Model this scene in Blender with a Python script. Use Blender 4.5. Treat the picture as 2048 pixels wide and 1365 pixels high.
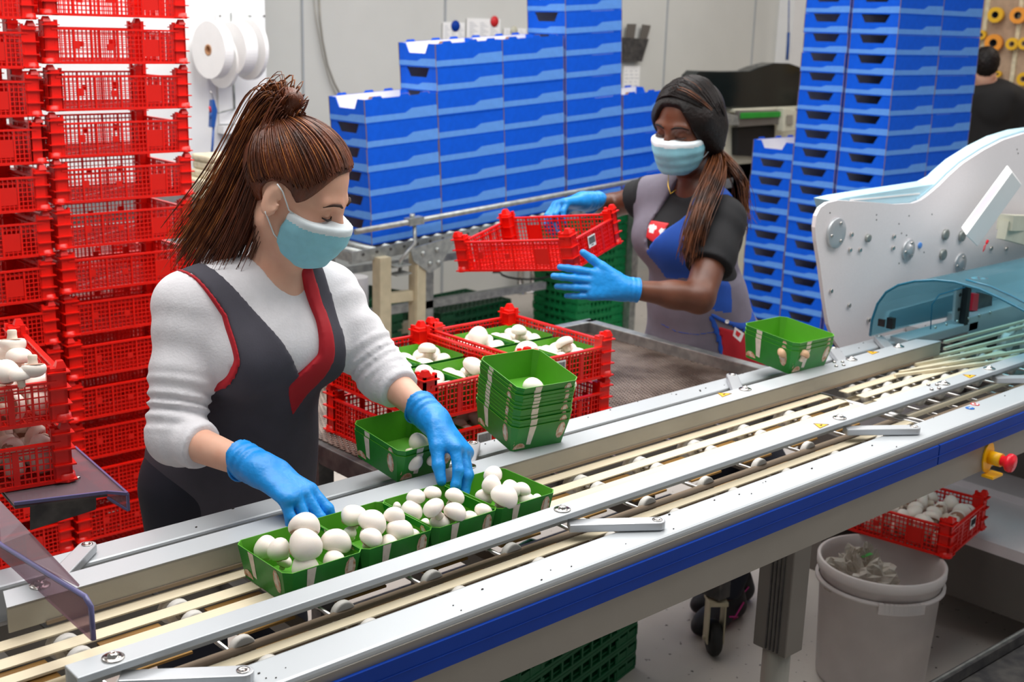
import bpy, math, random
import numpy as np
from mathutils import Vector, Matrix
random.seed(7); rng = np.random.RandomState(5)
S = bpy.context.scene
for o in list(bpy.data.objects): bpy.data.objects.remove(o)
C = S.collection
# ---------------------------------------------------------------- camera
FP = 2431.28; YAW, PIT, ROL = [math.radians(a) for a in (47.907, 14.524, 1.574)]
H = 1.8
fwd = np.array([math.cos(YAW)*math.cos(PIT), math.sin(YAW)*math.cos(PIT), -math.sin(PIT)])
_r = np.array([math.sin(YAW), -math.cos(YAW), 0]); _u = np.cross(_r, fwd)
cr, sr = math.cos(ROL), math.sin(ROL)
rgt, upv = cr*_r+sr*_u, -sr*_r+cr*_u
cam = bpy.data.cameras.new('camera'); co = bpy.data.objects.new('camera', cam); C.objects.link(co)
co.matrix_world = Matrix([[rgt[i], upv[i], -fwd[i], (0, 0, H)[i]] for i in range(3)]+[[0, 0, 0, 1]])
cam.sensor_width = 36; cam.lens = FP/2048*36; cam.clip_start = .05
cam.dof.use_dof = True; cam.dof.focus_distance = 2.15; cam.dof.aperture_fstop = 6.5
S.camera = co
# ---------------------------------------------------------------- light
w = bpy.data.worlds.new('World'); S.world = w; w.use_nodes = True
w.node_tree.nodes['Background'].inputs[0].default_value = (.93, .97, 1, 1)
w.node_tree.nodes['Background'].inputs[1].default_value = .21
def area(name, loc, size, power, col=(1, 1, 1), rot=(0, 0, 0)):
    l = bpy.data.lights.new(name, 'AREA'); l.shape = 'RECTANGLE'; l.size, l.size_y = size; l.energy = power; l.color = col
    o = bpy.data.objects.new(name, l); C.objects.link(o); o.location = loc; o.rotation_euler = rot
    return o
area('unseen_overhead_lamp', (1.3, 2.1, 3.5), (3.2, 1.6), 74, (1, .985, .96))
area('unseen_overhead_lamp', (3.2, 3.6, 3.5), (2.6, 1.8), 62, (1, .99, .97))
area('unseen_overhead_lamp', (2.9, .9, 3.5), (2.4, 1.2), 30, (1, .99, .97))
area('unseen_overhead_lamp', (6.3, 4.2, 3.5), (2.4, 1.6), 44, (1, .97, .93))
area('unseen_overhead_lamp', (1.8, 5.0, 3.5), (2.4, .8), 24, (1, 1, 1))
area('unseen_overhead_lamp', (5.6, .6, 3.5), (2.0, 1.2), 46, (1, .98, .97))  # extra lamp added to brighten the long sides of the pallet boxes
area('unseen_overhead_lamp', (9.0, 3.2, 3.5), (1.2, 1.6), 22, (1, .9, .8))
S.view_settings.view_transform = 'Standard'; S.view_settings.look = 'None'
S.view_settings.exposure = .28; S.view_settings.gamma = 1; S.view_settings.use_curve_mapping = False
# ---------------------------------------------------------------- photo pixel -> point on a real plane
def ray(x, y): return fwd*FP+rgt*(x-1024)+upv*(682.5-y)
def Z(x, y, z): d = ray(x, y); p = d*((z-H)/d[2]); return np.array([p[0], p[1], z])
def Yp(x, y, Y): d = ray(x, y); p = d*(Y/d[1]); return np.array([p[0], Y, p[2]+H])
def Xp(x, y, X): d = ray(x, y); p = d*(X/d[0]); return np.array([X, p[1], p[2]+H])
def D(x, y, dep): d = ray(x, y); p = d*(dep/FP); return p+np.array([0, 0, H])
def dep_of(p): return float((np.array(p)-[0, 0, H])@fwd)
V = lambda *a: np.array(a, float)
def nrm(v): v = np.array(v, float); return v/np.linalg.norm(v)
# ---------------------------------------------------------------- materials
def lin(h):
    c = [int(h[i:i+2], 16)/255 for i in (0, 2, 4)]
    return [x/12.92 if x <= .04045 else ((x+.055)/1.055)**2.4 for x in c]+[1]
MT = {}
def mat(name, col, rough=.5, metal=0, var=.06, scale=12, bump=0, bscale=60, trans=0, alpha=1, sub=0, col2=None, stretch=None, spec=.5, aniso=None):
    m = bpy.data.materials.new(name); m.use_nodes = True; nt = m.node_tree; N, L = nt.nodes, nt.links
    b = N['Principled BSDF']; c = lin(col); b.inputs['Roughness'].default_value = rough; b.inputs['Metallic'].default_value = metal
    b.inputs['Specular IOR Level'].default_value = spec
    tc = N.new('ShaderNodeTexCoord'); mp = N.new('ShaderNodeMapping'); L.new(tc.outputs['Object'], mp.inputs[0])
    if stretch: mp.inputs['Scale'].default_value = stretch
    no = N.new('ShaderNodeTexNoise'); no.inputs['Scale'].default_value = scale; no.inputs['Detail'].default_value = 3; L.new(mp.outputs[0], no.inputs[0])
    r = N.new('ShaderNodeValToRGB'); L.new(no.outputs[0], r.inputs[0]); e = r.color_ramp.elements
    e[0].position, e[1].position = .35, .65
    if col2: e[0].color, e[1].color = lin(col2), c
    else:
        e[0].color = [x*(1-var) for x in c[:3]]+[1]; e[1].color = [min(1, x*(1+var)) for x in c[:3]]+[1]
    L.new(r.outputs[0], b.inputs['Base Color'])
    if bump:
        n2 = N.new('ShaderNodeTexNoise'); n2.inputs['Scale'].default_value = bscale; n2.inputs['Detail'].default_value = 4; L.new(mp.outputs[0], n2.inputs[0])
        bp = N.new('ShaderNodeBump'); bp.inputs['Strength'].default_value = bump; bp.inputs['Distance'].default_value = .01
        L.new(n2.outputs[0], bp.inputs['Height']); L.new(bp.outputs[0], b.inputs['Normal'])
    if trans: b.inputs['Transmission Weight'].default_value = trans; b.inputs['IOR'].default_value = 1.2
    if alpha < 1: b.inputs['Alpha'].default_value = alpha
    if sub:
        b.inputs['Subsurface Weight'].default_value = sub; b.inputs['Subsurface Radius'].default_value = (.02, .01, .006); b.inputs['Subsurface Scale'].default_value = .4
    MT[name] = m; return m
mat('red_plastic', 'e61405', .35, sub=0, var=.05)
mat('red_plate', 'dc1508', .4, var=.04)
mat('white_label', 'eeeeee', .6, var=.01); mat('ink', '15151a', .6)
mat('blue_card', '0054cf', .75, var=.05, scale=30, bump=.03, bscale=300, spec=.2)
mat('light_blue_card', '5b92dc', .7, var=.04, scale=30, spec=.2)
mat('card_inside', '7c6656', .8, var=.1); mat('white_card', 'e9e6e4', .7, var=.03); mat('kraft', 'b98a63', .8, var=.1)
mat('green_card', '4f9a1d', .5, var=.05, scale=20); mat('green_card_out', '157f22', .42, var=.1, scale=25)
mat('green_under', '3f8a1c', .5, var=.05)
mat('print_white', 'ddd3c6', .5, var=.12, scale=60); mat('print_brown', 'b5794c', .5, col2='e0cdb8', scale=110)
mat('mushroom_white', 'f6ece2', .5, var=.03, scale=30, sub=.15, bump=.04, bscale=30)
mat('mushroom_stem', 'e6d6c4', .6, var=.1, scale=60, bump=.15, bscale=80)
mat('mushroom_tan', 'd9b18c', .5, var=.15, scale=30, sub=.1)
mat('gill', 'b38a76', .8, var=.3, scale=120)
mat('alu', 'bcc1c5', .42, .25, var=.02, scale=4, bump=.02, bscale=200)
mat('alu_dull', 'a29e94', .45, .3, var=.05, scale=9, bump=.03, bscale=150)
mat('arm_metal', 'bfc2c6', .35, .45, var=.02); mat('steel', 'c8c4c0', .18, 1, var=.05)
mat('beam_grey', '8d8880', .5, .25, var=.03, scale=8, bump=.02, bscale=200)
mat('leg_grey', '6f6b66', .45, .35, var=.03)
mat('stripe_blue', '003a9e', .55, var=.04, spec=.2)
mat('belt', 'e2d5b8', .7, var=.03, scale=8, stretch=(.2, 30, 1)); mat('belt_brown', '8c7a66', .8, var=.12, scale=8, stretch=(.2, 60, 1))
mat('belt_edge', '3a332c', .8); mat('wheel_white', 'd5d2cc', .5, var=.04); mat('gold_bar', 'a07a43', .4, .3, var=.3, scale=6)
mat('dark_gap', '2a2320', .8); mat('bearing', '9c9a97', .3, .8)
mat('yellow', 'f2b600', .45, var=.03); mat('black', '111114', .5); mat('red_button', 'e8162c', .35); mat('sticker_red', 'd8242c', .5); mat('sticker_blue', '1166b8', .5)
mat('galva', 'a9aca9', .4, .6, col2='8d9290', scale=35); mat('galva_cream', 'b5ab90', .55, .25, var=.08, scale=20)
mat('table_dark', '5b5957', .5, .4, col2='3f3e40', scale=25, bump=.05)
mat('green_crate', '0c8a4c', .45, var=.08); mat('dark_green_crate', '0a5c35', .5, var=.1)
mat('machine_white', 'ebe5e7', .55, .1, var=.02, scale=300, spec=.3); mat('cover_blue', 'b4dcea', .35, var=.02); mat('screen', 'b9b5c6', .2)
mat('bucket_white', 'cfc8c6', .5, var=.04, sub=.1); mat('wood', 'b58a5e', .7, col2='94683f', scale=10, stretch=(1, 8, 8), bump=.1)
mat('wall_paint', 'cfcfca', .7, var=.02, scale=3); mat('wall_white', 'f2f2f2', .7, var=.01); mat('wall_grey', 'a9adb0', .7, var=.03, scale=3)
mat('tan_board', 'b49a82', .8, var=.08, scale=20); mat('ceiling_paint', 'd9d9d6', .8)
mat('paper', 'f4f3f2', .7, var=.02); mat('paper_ink', '9a9ea8', .7); mat('card_core', '8a7360', .8)
mat('skin_fair', 'e9b9a0', .5, var=.05, scale=14, sub=.18, bump=.02, bscale=200, col2='dfa68c')
mat('skin_dark', '6b3f2b', .42, var=.08, scale=14, sub=.08, col2='5a3222')
mat('hair_auburn', '6e3519', .42, col2='44200f', scale=14, var=.3, stretch=(3, 3, 1), bump=.3, bscale=60)
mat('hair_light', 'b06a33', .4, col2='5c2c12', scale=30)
mat('hair_dark', '140a08', .5, spec=.25, col2='0a0505', scale=30, bump=.3, bscale=90); mat('hair_brown_tips', '6b3a18', .4, col2='2c160c', scale=25)
mat('sweater', 'e2e0e4', .9, var=.03, scale=40, bump=.12, bscale=220); mat('apron_grey', '47454f', .85, var=.06, scale=20, bump=.05, bscale=300)
mat('trim_red', 'b30d20', .7, var=.05); mat('apron_light_grey', '77717e', .85, var=.06, scale=20, bump=.05, bscale=300)
mat('apron_blue', '1a4fae', .8, var=.06, scale=20, bump=.04, bscale=200); mat('tshirt_black', '121216', .85, var=.15, scale=20, bump=.05, bscale=100)
mat('trousers', '1b1d2a', .85); mat('glove_blue', '1590e2', .42, var=.07, scale=40, bump=.3, bscale=45)
mat('mask_blue', '93d3e4', .8, var=.03, scale=60, bump=.04, bscale=300); mat('mask_white', 'e3edf2', .8)
mat('lip_dark', '2a1712', .5); mat('brow', '3a2117', .8); mat('gold', 'caa03c', .3, .9)
mat('shoe_black', '17151b', .6); mat('shoe_pink', 'c02a80', .6); mat('rubber', '1a1817', .7); mat('hood_black', '121a1b', .12)
mat('green_stripe', '1f8a2a', .5); mat('cream_plastic', 'c9c7b4', .5); mat('hoodie_black', '131213', .9)
mat('tape_yellow', 'e8b410', .4); mat('tape_orange', 'f09a2a', .4); mat('cream_pack', 'd8cdb0', .7, var=.15, scale=40)
mat('hose_blue', '1d4f9a', .4); mat('floor_ledge', 'bdb6b2', .6, var=.04)
def glassy(name, col, alpha, rough=.08):
    m = bpy.data.materials.new(name); m.use_nodes = True; nt = m.node_tree; N, L = nt.nodes, nt.links
    N.remove(N['Principled BSDF']); out = N['Material Output']
    t = N.new('ShaderNodeBsdfTransparent'); t.inputs[0].default_value = lin(col)
    p = N.new('ShaderNodeBsdfPrincipled'); p.inputs['Base Color'].default_value = lin(col); p.inputs['Roughness'].default_value = rough
    mx = N.new('ShaderNodeMixShader'); fr = N.new('ShaderNodeLayerWeight'); fr.inputs[0].default_value = .25
    ad = N.new('ShaderNodeMath'); ad.operation = 'MULTIPLY_ADD'; ad.inputs[1].default_value = .35; ad.inputs[2].default_value = alpha
    L.new(fr.outputs['Fresnel'], ad.inputs[0]); L.new(ad.outputs[0], mx.inputs[0]); L.new(t.outputs[0], mx.inputs[1]); L.new(p.outputs[0], mx.inputs[2]); L.new(mx.outputs[0], out.inputs[0])
    MT[name] = m
glassy('hood_teal', 'bfe3ec', .06); glassy('hood_edge', '1b6f8c', .7, .2); glassy('clear_sheet', 'cbb8c0', .16); glassy('clear_edge', '6d6b98', .7, .2)
glassy('bag_clear', 'd8d2c8', .25, .2)
def perf():
    m = mat('perforated_sheet', '94857a', .5, .35, col2='5c4c42', scale=9); nt = m.node_tree; N, L = nt.nodes, nt.links
    tc = N.new('ShaderNodeTexCoord'); sp = N.new('ShaderNodeSeparateXYZ'); L.new(tc.outputs['Object'], sp.inputs[0])
    def mth(op, a, b=None):
        n = N.new('ShaderNodeMath'); n.operation = op
        for i, v in enumerate((a, b)):
            if v is None: continue
            if isinstance(v, (int, float)): n.inputs[i].default_value = v
            else: L.new(v, n.inputs[i])
        return n.outputs[0]
    P = .0125
    v = mth('MULTIPLY', sp.outputs[1], 1/P); row = mth('FLOOR', v); off = mth('MULTIPLY', mth('MODULO', row, 2), .5)
    uu = mth('ADD', mth('MULTIPLY', sp.outputs[0], 1/P), off)
    fx = mth('SUBTRACT', mth('FRACT', uu), .5); fy = mth('SUBTRACT', mth('FRACT', v), .5)
    d = mth('SQRT', mth('ADD', mth('MULTIPLY', fx, fx), mth('MULTIPLY', fy, fy)))
    L.new(mth('GREATER_THAN', d, .3), N['Principled BSDF'].inputs['Alpha'])
perf()
def floor_mat():
    m = mat('floor_concrete', 'b5aea6', .6, var=.06, scale=2.5, bump=.05, bscale=80); nt = m.node_tree; N, L = nt.nodes, nt.links
    b = N['Principled BSDF']; src = b.inputs['Base Color'].links[0].from_socket
    tc = N.new('ShaderNodeTexCoord'); n = N.new('ShaderNodeTexNoise'); n.inputs['Scale'].default_value = 38; n.inputs['Detail'].default_value = 2; L.new(tc.outputs['Object'], n.inputs[0])
    r = N.new('ShaderNodeValToRGB'); r.color_ramp.elements[0].position = .27; r.color_ramp.elements[1].position = .31
    r.color_ramp.elements[0].color = (.12, .09, .08, 1); L.new(n.outputs[0], r.inputs[0])
    mx = N.new('ShaderNodeMixRGB'); mx.blend_type = 'MULTIPLY'; mx.inputs[0].default_value = 1; L.new(src, mx.inputs[1]); L.new(r.outputs[0], mx.inputs[2]); L.new(mx.outputs[0], b.inputs['Base Color'])
floor_mat()
# ---------------------------------------------------------------- mesh helpers
class MB:
    def __init__(s): s.v = []; s.f = []; s.m = []; s.cm = 0; s.sm = []; s.ch = []
    def mi(s, i): s.cm = i; return s
    def add(s, vs, fs, smooth=False):
        n = len(s.v); s.v += [tuple(float(c) for c in q) for q in vs]; s.ch.append((n, len(s.v)))
        for f in fs: s.f.append(tuple(n+i for i in f)); s.m.append(s.cm); s.sm.append(smooth)
        return s
    def box(s, c, d, ax=None):
        c = V(*c); hx, hy, hz = [x/2 for x in d]; A = np.eye(3) if ax is None else np.array(ax)
        vs = [c+A@V(x, y, z) for x in (-hx, hx) for y in (-hy, hy) for z in (-hz, hz)]
        return s.add(vs, [(0, 1, 3, 2), (4, 6, 7, 5), (0, 4, 5, 1), (2, 3, 7, 6), (0, 2, 6, 4), (1, 5, 7, 3)])
    def b2(s, a, b): a, b = V(*a), V(*b); return s.box((a+b)/2, np.abs(b-a))
    def bar(s, p, q, w, h=None, up=(0, 0, 1)):
        p, q = V(*p), V(*q); d = nrm(q-p); u = V(*up)
        if abs(d@u) > .98: u = V(1, 0, 0)
        x = nrm(np.cross(d, u)); u = np.cross(x, d)
        return s.box((p+q)/2, (np.linalg.norm(q-p), w, h or w), np.array([d, x, u]).T)
    def tube(s, path, r, n=8, cap=True, r2=None):
        path = [V(*p) for p in path]; m = len(path); vs = []; pu = None
        for i, p in enumerate(path):
            d = nrm(path[min(i+1, m-1)]-path[max(i-1, 0)])
            if pu is None: pu = V(0, 0, 1) if abs(d[2]) < .9 else V(1, 0, 0)
            x = nrm(np.cross(d, pu)); u = np.cross(x, d); pu = u
            rr = r[i] if hasattr(r, '__len__') else r
            for k in range(n):
                a = 2*math.pi*k/n; vs.append(p+rr*(math.cos(a)*x+math.sin(a)*u))
        fs = [(i*n+k, i*n+(k+1) % n, (i+1)*n+(k+1) % n, (i+1)*n+k) for i in range(m-1) for k in range(n)]
        s.add(vs, fs, True)
        if cap: b = len(s.v)-n*m; s.f += [tuple(b+k for k in range(n))[::-1], tuple(b+(m-1)*n+k for k in range(n))]; s.m += [s.cm]*2; s.sm += [False]*2
        return s
    def cyl(s, p, q, r, n=16): return s.tube([p, q], r, n)
    def lathe(s, prof, c=(0, 0, 0), ax=(0, 0, 1), n=20, sc=(1, 1)):
        ax = nrm(ax); t = V(1, 0, 0) if abs(ax[0]) < .8 else V(0, 1, 0); x = nrm(t-(t@ax)*ax); y = np.cross(ax, x); c = V(*c)
        vs = [c+ax*z+r*(math.cos(2*math.pi*k/n)*x*sc[0]+math.sin(2*math.pi*k/n)*y*sc[1]) for r, z in prof for k in range(n)]
        return s.add(vs, [(i*n+k, i*n+(k+1) % n, (i+1)*n+(k+1) % n, (i+1)*n+k) for i in range(len(prof)-1) for k in range(n)], True)
    def prism(s, poly, off, org=(0, 0, 0), e1=(1, 0, 0), e2=(0, 0, 1)):
        o, a, b, f = V(*org), V(*e1), V(*e2), V(*off); n = len(poly)
        vs = [o+a*p[0]+b*p[1] for p in poly]; vs += [q+f for q in vs]
        return s.add(vs, [tuple(range(n)), tuple(range(n, 2*n))[::-1]]+[((i+1) % n, i, n+i, n+(i+1) % n) for i in range(n)])
    def flat(s): s.sm = [False]*len(s.sm); return s
    def pts(s, pts, off): f = V(*off); vs = [V(*p) for p in pts]; n = len(vs); return s.add(vs+[q+f for q in vs], [tuple(range(n)), tuple(range(n, 2*n))[::-1]]+[((i+1) % n, i, n+i, n+(i+1) % n) for i in range(n)])
    def mesh(s, name, mats):
        me = bpy.data.meshes.new(name); me.from_pydata(s.v, [], s.f)
        for q in ([mats] if isinstance(mats, str) else mats): me.materials.append(MT[q])
        me.polygons.foreach_set('material_index', s.m); me.polygons.foreach_set('use_smooth', s.sm)
        me.update(); me.validate(); return me
    def clusters(s):
        n = len(s.ch); pts = np.array(s.v); B = [(pts[a:b].min(0)-.0009, pts[a:b].max(0)+.0009) for a, b in s.ch]; g = list(range(n))
        def find(i):
            while g[i] != i: i = g[i]
            return i
        for i in range(n):
            for j in range(i):
                if (B[i][0] <= B[j][1]).all() and (B[j][0] <= B[i][1]).all(): g[find(i)] = find(j)
        r = {}
        for i in range(n): r.setdefault(find(i), []).append(i)
        return list(r.values())
    def build(s, name, mats, parent=None, world=True, bevel=0, **k):
        if parent and not k.get('kind') and 1 < len(s.ch) < 80:
            cl = s.clusters(); out = None
            if 1 < len(cl) <= 24:
                own = np.zeros(len(s.v), int)
                for q, c in enumerate(cl):
                    for i in c: own[s.ch[i][0]:s.ch[i][1]] = q
                for q in range(len(cl)):
                    idx = np.nonzero(own == q)[0]; mp = dict(zip(idx.tolist(), range(len(idx)))); t = MB(); t.v = [s.v[i] for i in idx]
                    for f, mi_, sm_ in zip(s.f, s.m, s.sm):
                        if own[f[0]] == q: t.f.append(tuple(mp[i] for i in f)); t.m.append(mi_); t.sm.append(sm_)
                    o = put(t.mesh(name, mats), name, parent, world, bevel=bevel, **k); out = out or o
                return out
        return put(s.mesh(name, mats), name, parent, world, bevel=bevel, **k)
def put(me, name, parent=None, world=True, loc=None, bevel=0, label=None, kind=None):
    o = bpy.data.objects.new(name, me); C.objects.link(o)
    if parent:
        o.parent = parent
        if world: o.matrix_parent_inverse = Matrix.Translation(-parent.location)
    if loc is not None: o.location = loc
    if bevel:
        b = o.modifiers.new('bevel', 'BEVEL'); b.width = bevel; b.segments = 2; b.limit_method = 'ANGLE'
    if label: o['label'] = label
    if kind: o['kind'] = kind
    return o
def tag(o, label=None, cat=None, group=None, kind=None):
    for k, v in (('label', label), ('category', cat), ('group', group), ('kind', kind)):
        if v: o[k] = v
    return o
def thing(name, loc, label, cat, group=None, rz=0, M=None):
    o = bpy.data.objects.new(name, None); C.objects.link(o); o.empty_display_size = .05
    if M is not None: o.matrix_world = M
    else: o.location = loc; o.rotation_euler = (0, 0, rz)
    return tag(o, label, cat, group)
def kids(t, parts):  # parts: list of (name, mesh, matrix or None, label)
    for p in parts:
        o = bpy.data.objects.new(p[0], p[1]); C.objects.link(o); o.parent = t
        if len(p) > 2 and p[2] is not None: o.matrix_local = p[2]
        if len(p) > 3 and p[3]: o['label'] = p[3]
ORD = ['top', 'second', 'third', 'fourth', 'fifth', 'sixth', 'seventh', 'eighth', 'ninth', 'tenth', 'eleventh', 'twelfth', 'thirteenth', 'fourteenth', 'fifteenth', 'sixteenth', 'seventeenth', 'eighteenth', 'nineteenth', 'twentieth']
def nth(i, n, what='from the top'): return 'topmost' if i == 0 else 'lowest' if i == n-1 else ORD[i]+' '+what
# ---------------------------------------------------------------- setting
def struct(mb, name, m, **k): return tag(mb.build(name, m), kind='structure', **k)
struct(MB().b2((-4, -3, -.1), (14, 12, 0)), 'floor', 'floor_concrete')
wb = struct(MB().b2((-2, 6.2, 0), (8.42, 6.35, 3.6)), 'wall_back', 'wall_paint')
for x in (3.9, 4.95, 6.0, 7.05, 8.1): MB().b2((x, 6.192, 0), (x+.012, 6.2, 3.6)).build('panel_joint', 'wall_grey', wb)
struct(MB().b2((-2, 5.6, 0), (3.31, 5.72, 3.6)), 'wall_partition', 'wall_white')
struct(MB().b2((8.42, 6.05, 0), (8.62, 6.4, 3.6)), 'trim_1', 'wall_white', label=None)
struct(MB().b2((10.6, 2.0, 0), (10.75, 9, 3.6)), 'wall_right', 'wall_grey')
struct(MB().b2((-2, -.5, 3.6), (10.7, 9, 3.7)), 'ceiling', 'ceiling_paint')
# ---------------------------------------------------------------- red crate
L_, W_, CH, PITCH = .40, .30, .098, .1235
def crate_parts():
    P = []
    def panel(Lx, nv, nh, h, plates, thick):
        m = MB(); x0 = -Lx/2
        for i in range(nv+1):
            x = x0+.03+(Lx-.06)*i/nv; t = .0045 if i in thick else .0022
            m.box((x, 0, h/2+.002), (t, .0035 if i not in thick else .007, h-.006))
        for j in range(1, nh): m.box((0, 0, .004+(h-.008)*j/nh), (Lx-.05, .003, .0022))
        m.box((0, 0, h-.002), (Lx-.04, .010, .005)); m.box((0, 0, .0035), (Lx-.04, .008, .007))
        m.box((0, .004, h*.86), (Lx-.05, .006, .002))
        m.mi(1)
        for (px, pz, pw, ph) in plates: m.box((px, 0, pz), (pw, .0042, ph))
        return m
    lp = panel(L_, 28, 7, .092, [(.095, .043, .046, .046), (-.115, .05, .02, .02), (-.02, .045, .016, .016)], (0, 4, 8, 14, 20, 24, 28)).mesh('long_side', ['red_plastic', 'red_plate'])
    sp = panel(W_, 20, 6, .084, [(.045, .04, .012, .07), (-.045, .04, .012, .07)], (0, 3, 10, 17, 20)).mesh('short_side', ['red_plastic', 'red_plate'])
    m = MB()
    for i in range(25): m.box((-L_/2+.01+(L_-.02)*i/24, 0, .003), (.0028, W_-.01, .004))
    for j in range(17): m.box((0, -W_/2+.01+(W_-.02)*j/16, .0035), (L_-.01, .0028, .004))
    for a, b in ((1, 1), (1, -1)): m.bar((-.17, -.12*a, .004), (.17, .12*a, .004), .012, .004)
    base = m.mesh('grid_base', 'red_plastic')
    m = MB()   # corner tower, corner at origin, arms along +x and +y
    m.box((.004, .019, .055), (.006, .036, .108)); m.box((.019, .004, .055), (.036, .006, .108))
    m.box((.034, .006, .057), (.007, .01, .112)); m.box((.006, .034, .057), (.01, .007, .112))
    for z in (.004, .036, .068, .1): m.box((.017, .015, z), (.046, .042, .003))
    m.box((.018, .018, .055), (.030, .030, .105))
    for (x, y) in ((.010, .010),): m.add([(x+a*.011, y+b*.011, .108) for a, b in ((-1, -1), (1, -1), (1, 1), (-1, 1))]+[(x+a*.006, y+b*.006, .1215) for a, b in ((-1, -1), (1, -1), (1, 1), (-1, 1))], [(0, 1, 5, 4), (1, 2, 6, 5), (2, 3, 7, 6), (3, 0, 4, 7), (4, 5, 6, 7)])
    m.lathe([(.019, 0), (.017, .016), (.0, .016)], (.012, .012, .0), n=10)
    tw = m.mesh('corner_tower', 'red_plastic')
    T, R = Matrix.Translation, lambda a: Matrix.Rotation(a, 4, 'Z')
    P.append(('grid_base', base, None))
    P.append(('long_side', lp, T((0, -W_/2+.004, 0)))); P.append(('long_side', lp, T((0, W_/2-.004, 0)) @ R(math.pi)))
    P.append(('short_side', sp, T((L_/2-.004, 0, 0)) @ R(math.pi/2))); P.append(('short_side', sp, T((-L_/2+.004, 0, 0)) @ R(-math.pi/2)))
    for k, (x, y, a) in enumerate(((-1, -1, 0), (1, -1, 1), (1, 1, 2), (-1, 1, 3))):
        P.append(('corner_tower', tw, T((x*L_/2, y*W_/2, 0)) @ R(a*math.pi/2)))
    m = MB(); m.box((0, 0, 0), (.044, .0008, .034)); m.mi(1); xx = -.018
    for i in range(15):
        ww = (.0008, .0016, .0011, .002)[i*7 % 4]; m.box((xx+ww*.4, -.0007, .003), (ww*.7, .0006, .020)); xx += ww+.0012
    m.box((0, -.0007, -.011), (.014, .0006, .0022))
    bl = m.mesh('barcode_label', ['white_label', 'ink'])
    return P, bl
CP, BARC = crate_parts()
def crate(loc, rz, label, group=None, M=None, barcode=None):
    t = thing('plastic_crate', loc, label, 'crate', group, rz, M); kids(t, CP)
    if barcode is not None:
        x, y, z, a = barcode
        kids(t, [('barcode_label', BARC, Matrix.Translation((x, y, z)) @ Matrix.Rotation(a, 4, 'Z'), 'white barcode label')])
    return t
# ---------------------------------------------------------------- punnet
PX, PY, PH = .150, .162, .060
def punnet_mesh(hh=PH):
    def ring(sx, sy, z, c): a, b = sx/2, sy/2; return [(-a+c, -b, z), (a-c, -b, z), (a, -b+c, z), (a, b-c, z), (a-c, b, z), (-a+c, b, z), (-a, b-c, z), (-a, -b+c, z)]
    m = MB(); o0, o1, t = ring(PX*.86, PY*.86, 0, .006), ring(PX, PY, hh, .012), .0014
    i0, i1 = ring(PX*.86-2*t, PY*.86-2*t, t, .006), ring(PX-2*t, PY-2*t, hh, .012)
    m.mi(1).add(o0+o1, [(k, (k+1) % 8, 8+(k+1) % 8, 8+k) for k in range(8)]+[tuple(range(8))[::-1]])
    m.mi(0).add(i0+i1, [((k+1) % 8, k, 8+k, 8+(k+1) % 8) for k in range(8)]+[tuple(range(8))])
    m.mi(0).add(o1+i1, [(k, (k+1) % 8, 8+(k+1) % 8, 8+k) for k in range(8)])
    return m.mesh('tray', ['green_card', 'green_card_out'])
TRAY = punnet_mesh()
def print_meshes():   # printed mushroom pictures on the outside: flat print on the -y and -x walls
    out = []
    def P(side, u, v, out=.0005):
        k = v/PH; hy = (PY*.86*(1-k)+PY*k)/2+out; hx = (PX*.86*(1-k)+PX*k)/2+out
        return (u, -hy, v) if side == 0 else (-hx, -u, v)
    for sd in range(2):
        u, w0, w1 = -.028, .011, .017
        out.append(('printed_stem', MB().add([P(sd, u-w1/2, PH-.001), P(sd, u-w0/2, .014), P(sd, u+w0/2, .012), P(sd, u+w1/2, PH-.001)], [(0, 1, 2, 3)]).mesh('printed_stem', 'print_white')))
        u, w1 = .047, .021; q = [(u+w1/2*math.cos(a), .036+.021*math.sin(a)) for a in [i*math.pi/5 for i in range(10)]]
        m = MB().add([P(sd, a, b) for a, b in q], [tuple(range(10))]); m.mi(1).add([P(sd, u-.004, .052, .0009), P(sd, u-.005, .03, .0009), P(sd, u+.005, .03, .0009), P(sd, u+.004, .052, .0009)], [(0, 1, 2, 3)])
        out.append(('printed_slice', m.mesh('printed_slice', ['print_brown', 'print_white'])))
        q = [(-.05+.015*math.cos(a), .006+.014*abs(math.sin(a))) for a in [i*math.pi/6 for i in range(7)]]
        out.append(('printed_cap', MB().add([P(sd, a, b) for a, b in q], [tuple(range(7))]).mesh('printed_cap', 'print_brown')))
    return out
PRINT = print_meshes()
def punnet(loc, rz, label, group=None, M=None, pr=True):
    t = thing('punnet', loc, label, 'punnet', group, rz, M)
    kids(t, [('tray', TRAY)]+(PRINT if pr else []))
    return t
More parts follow.
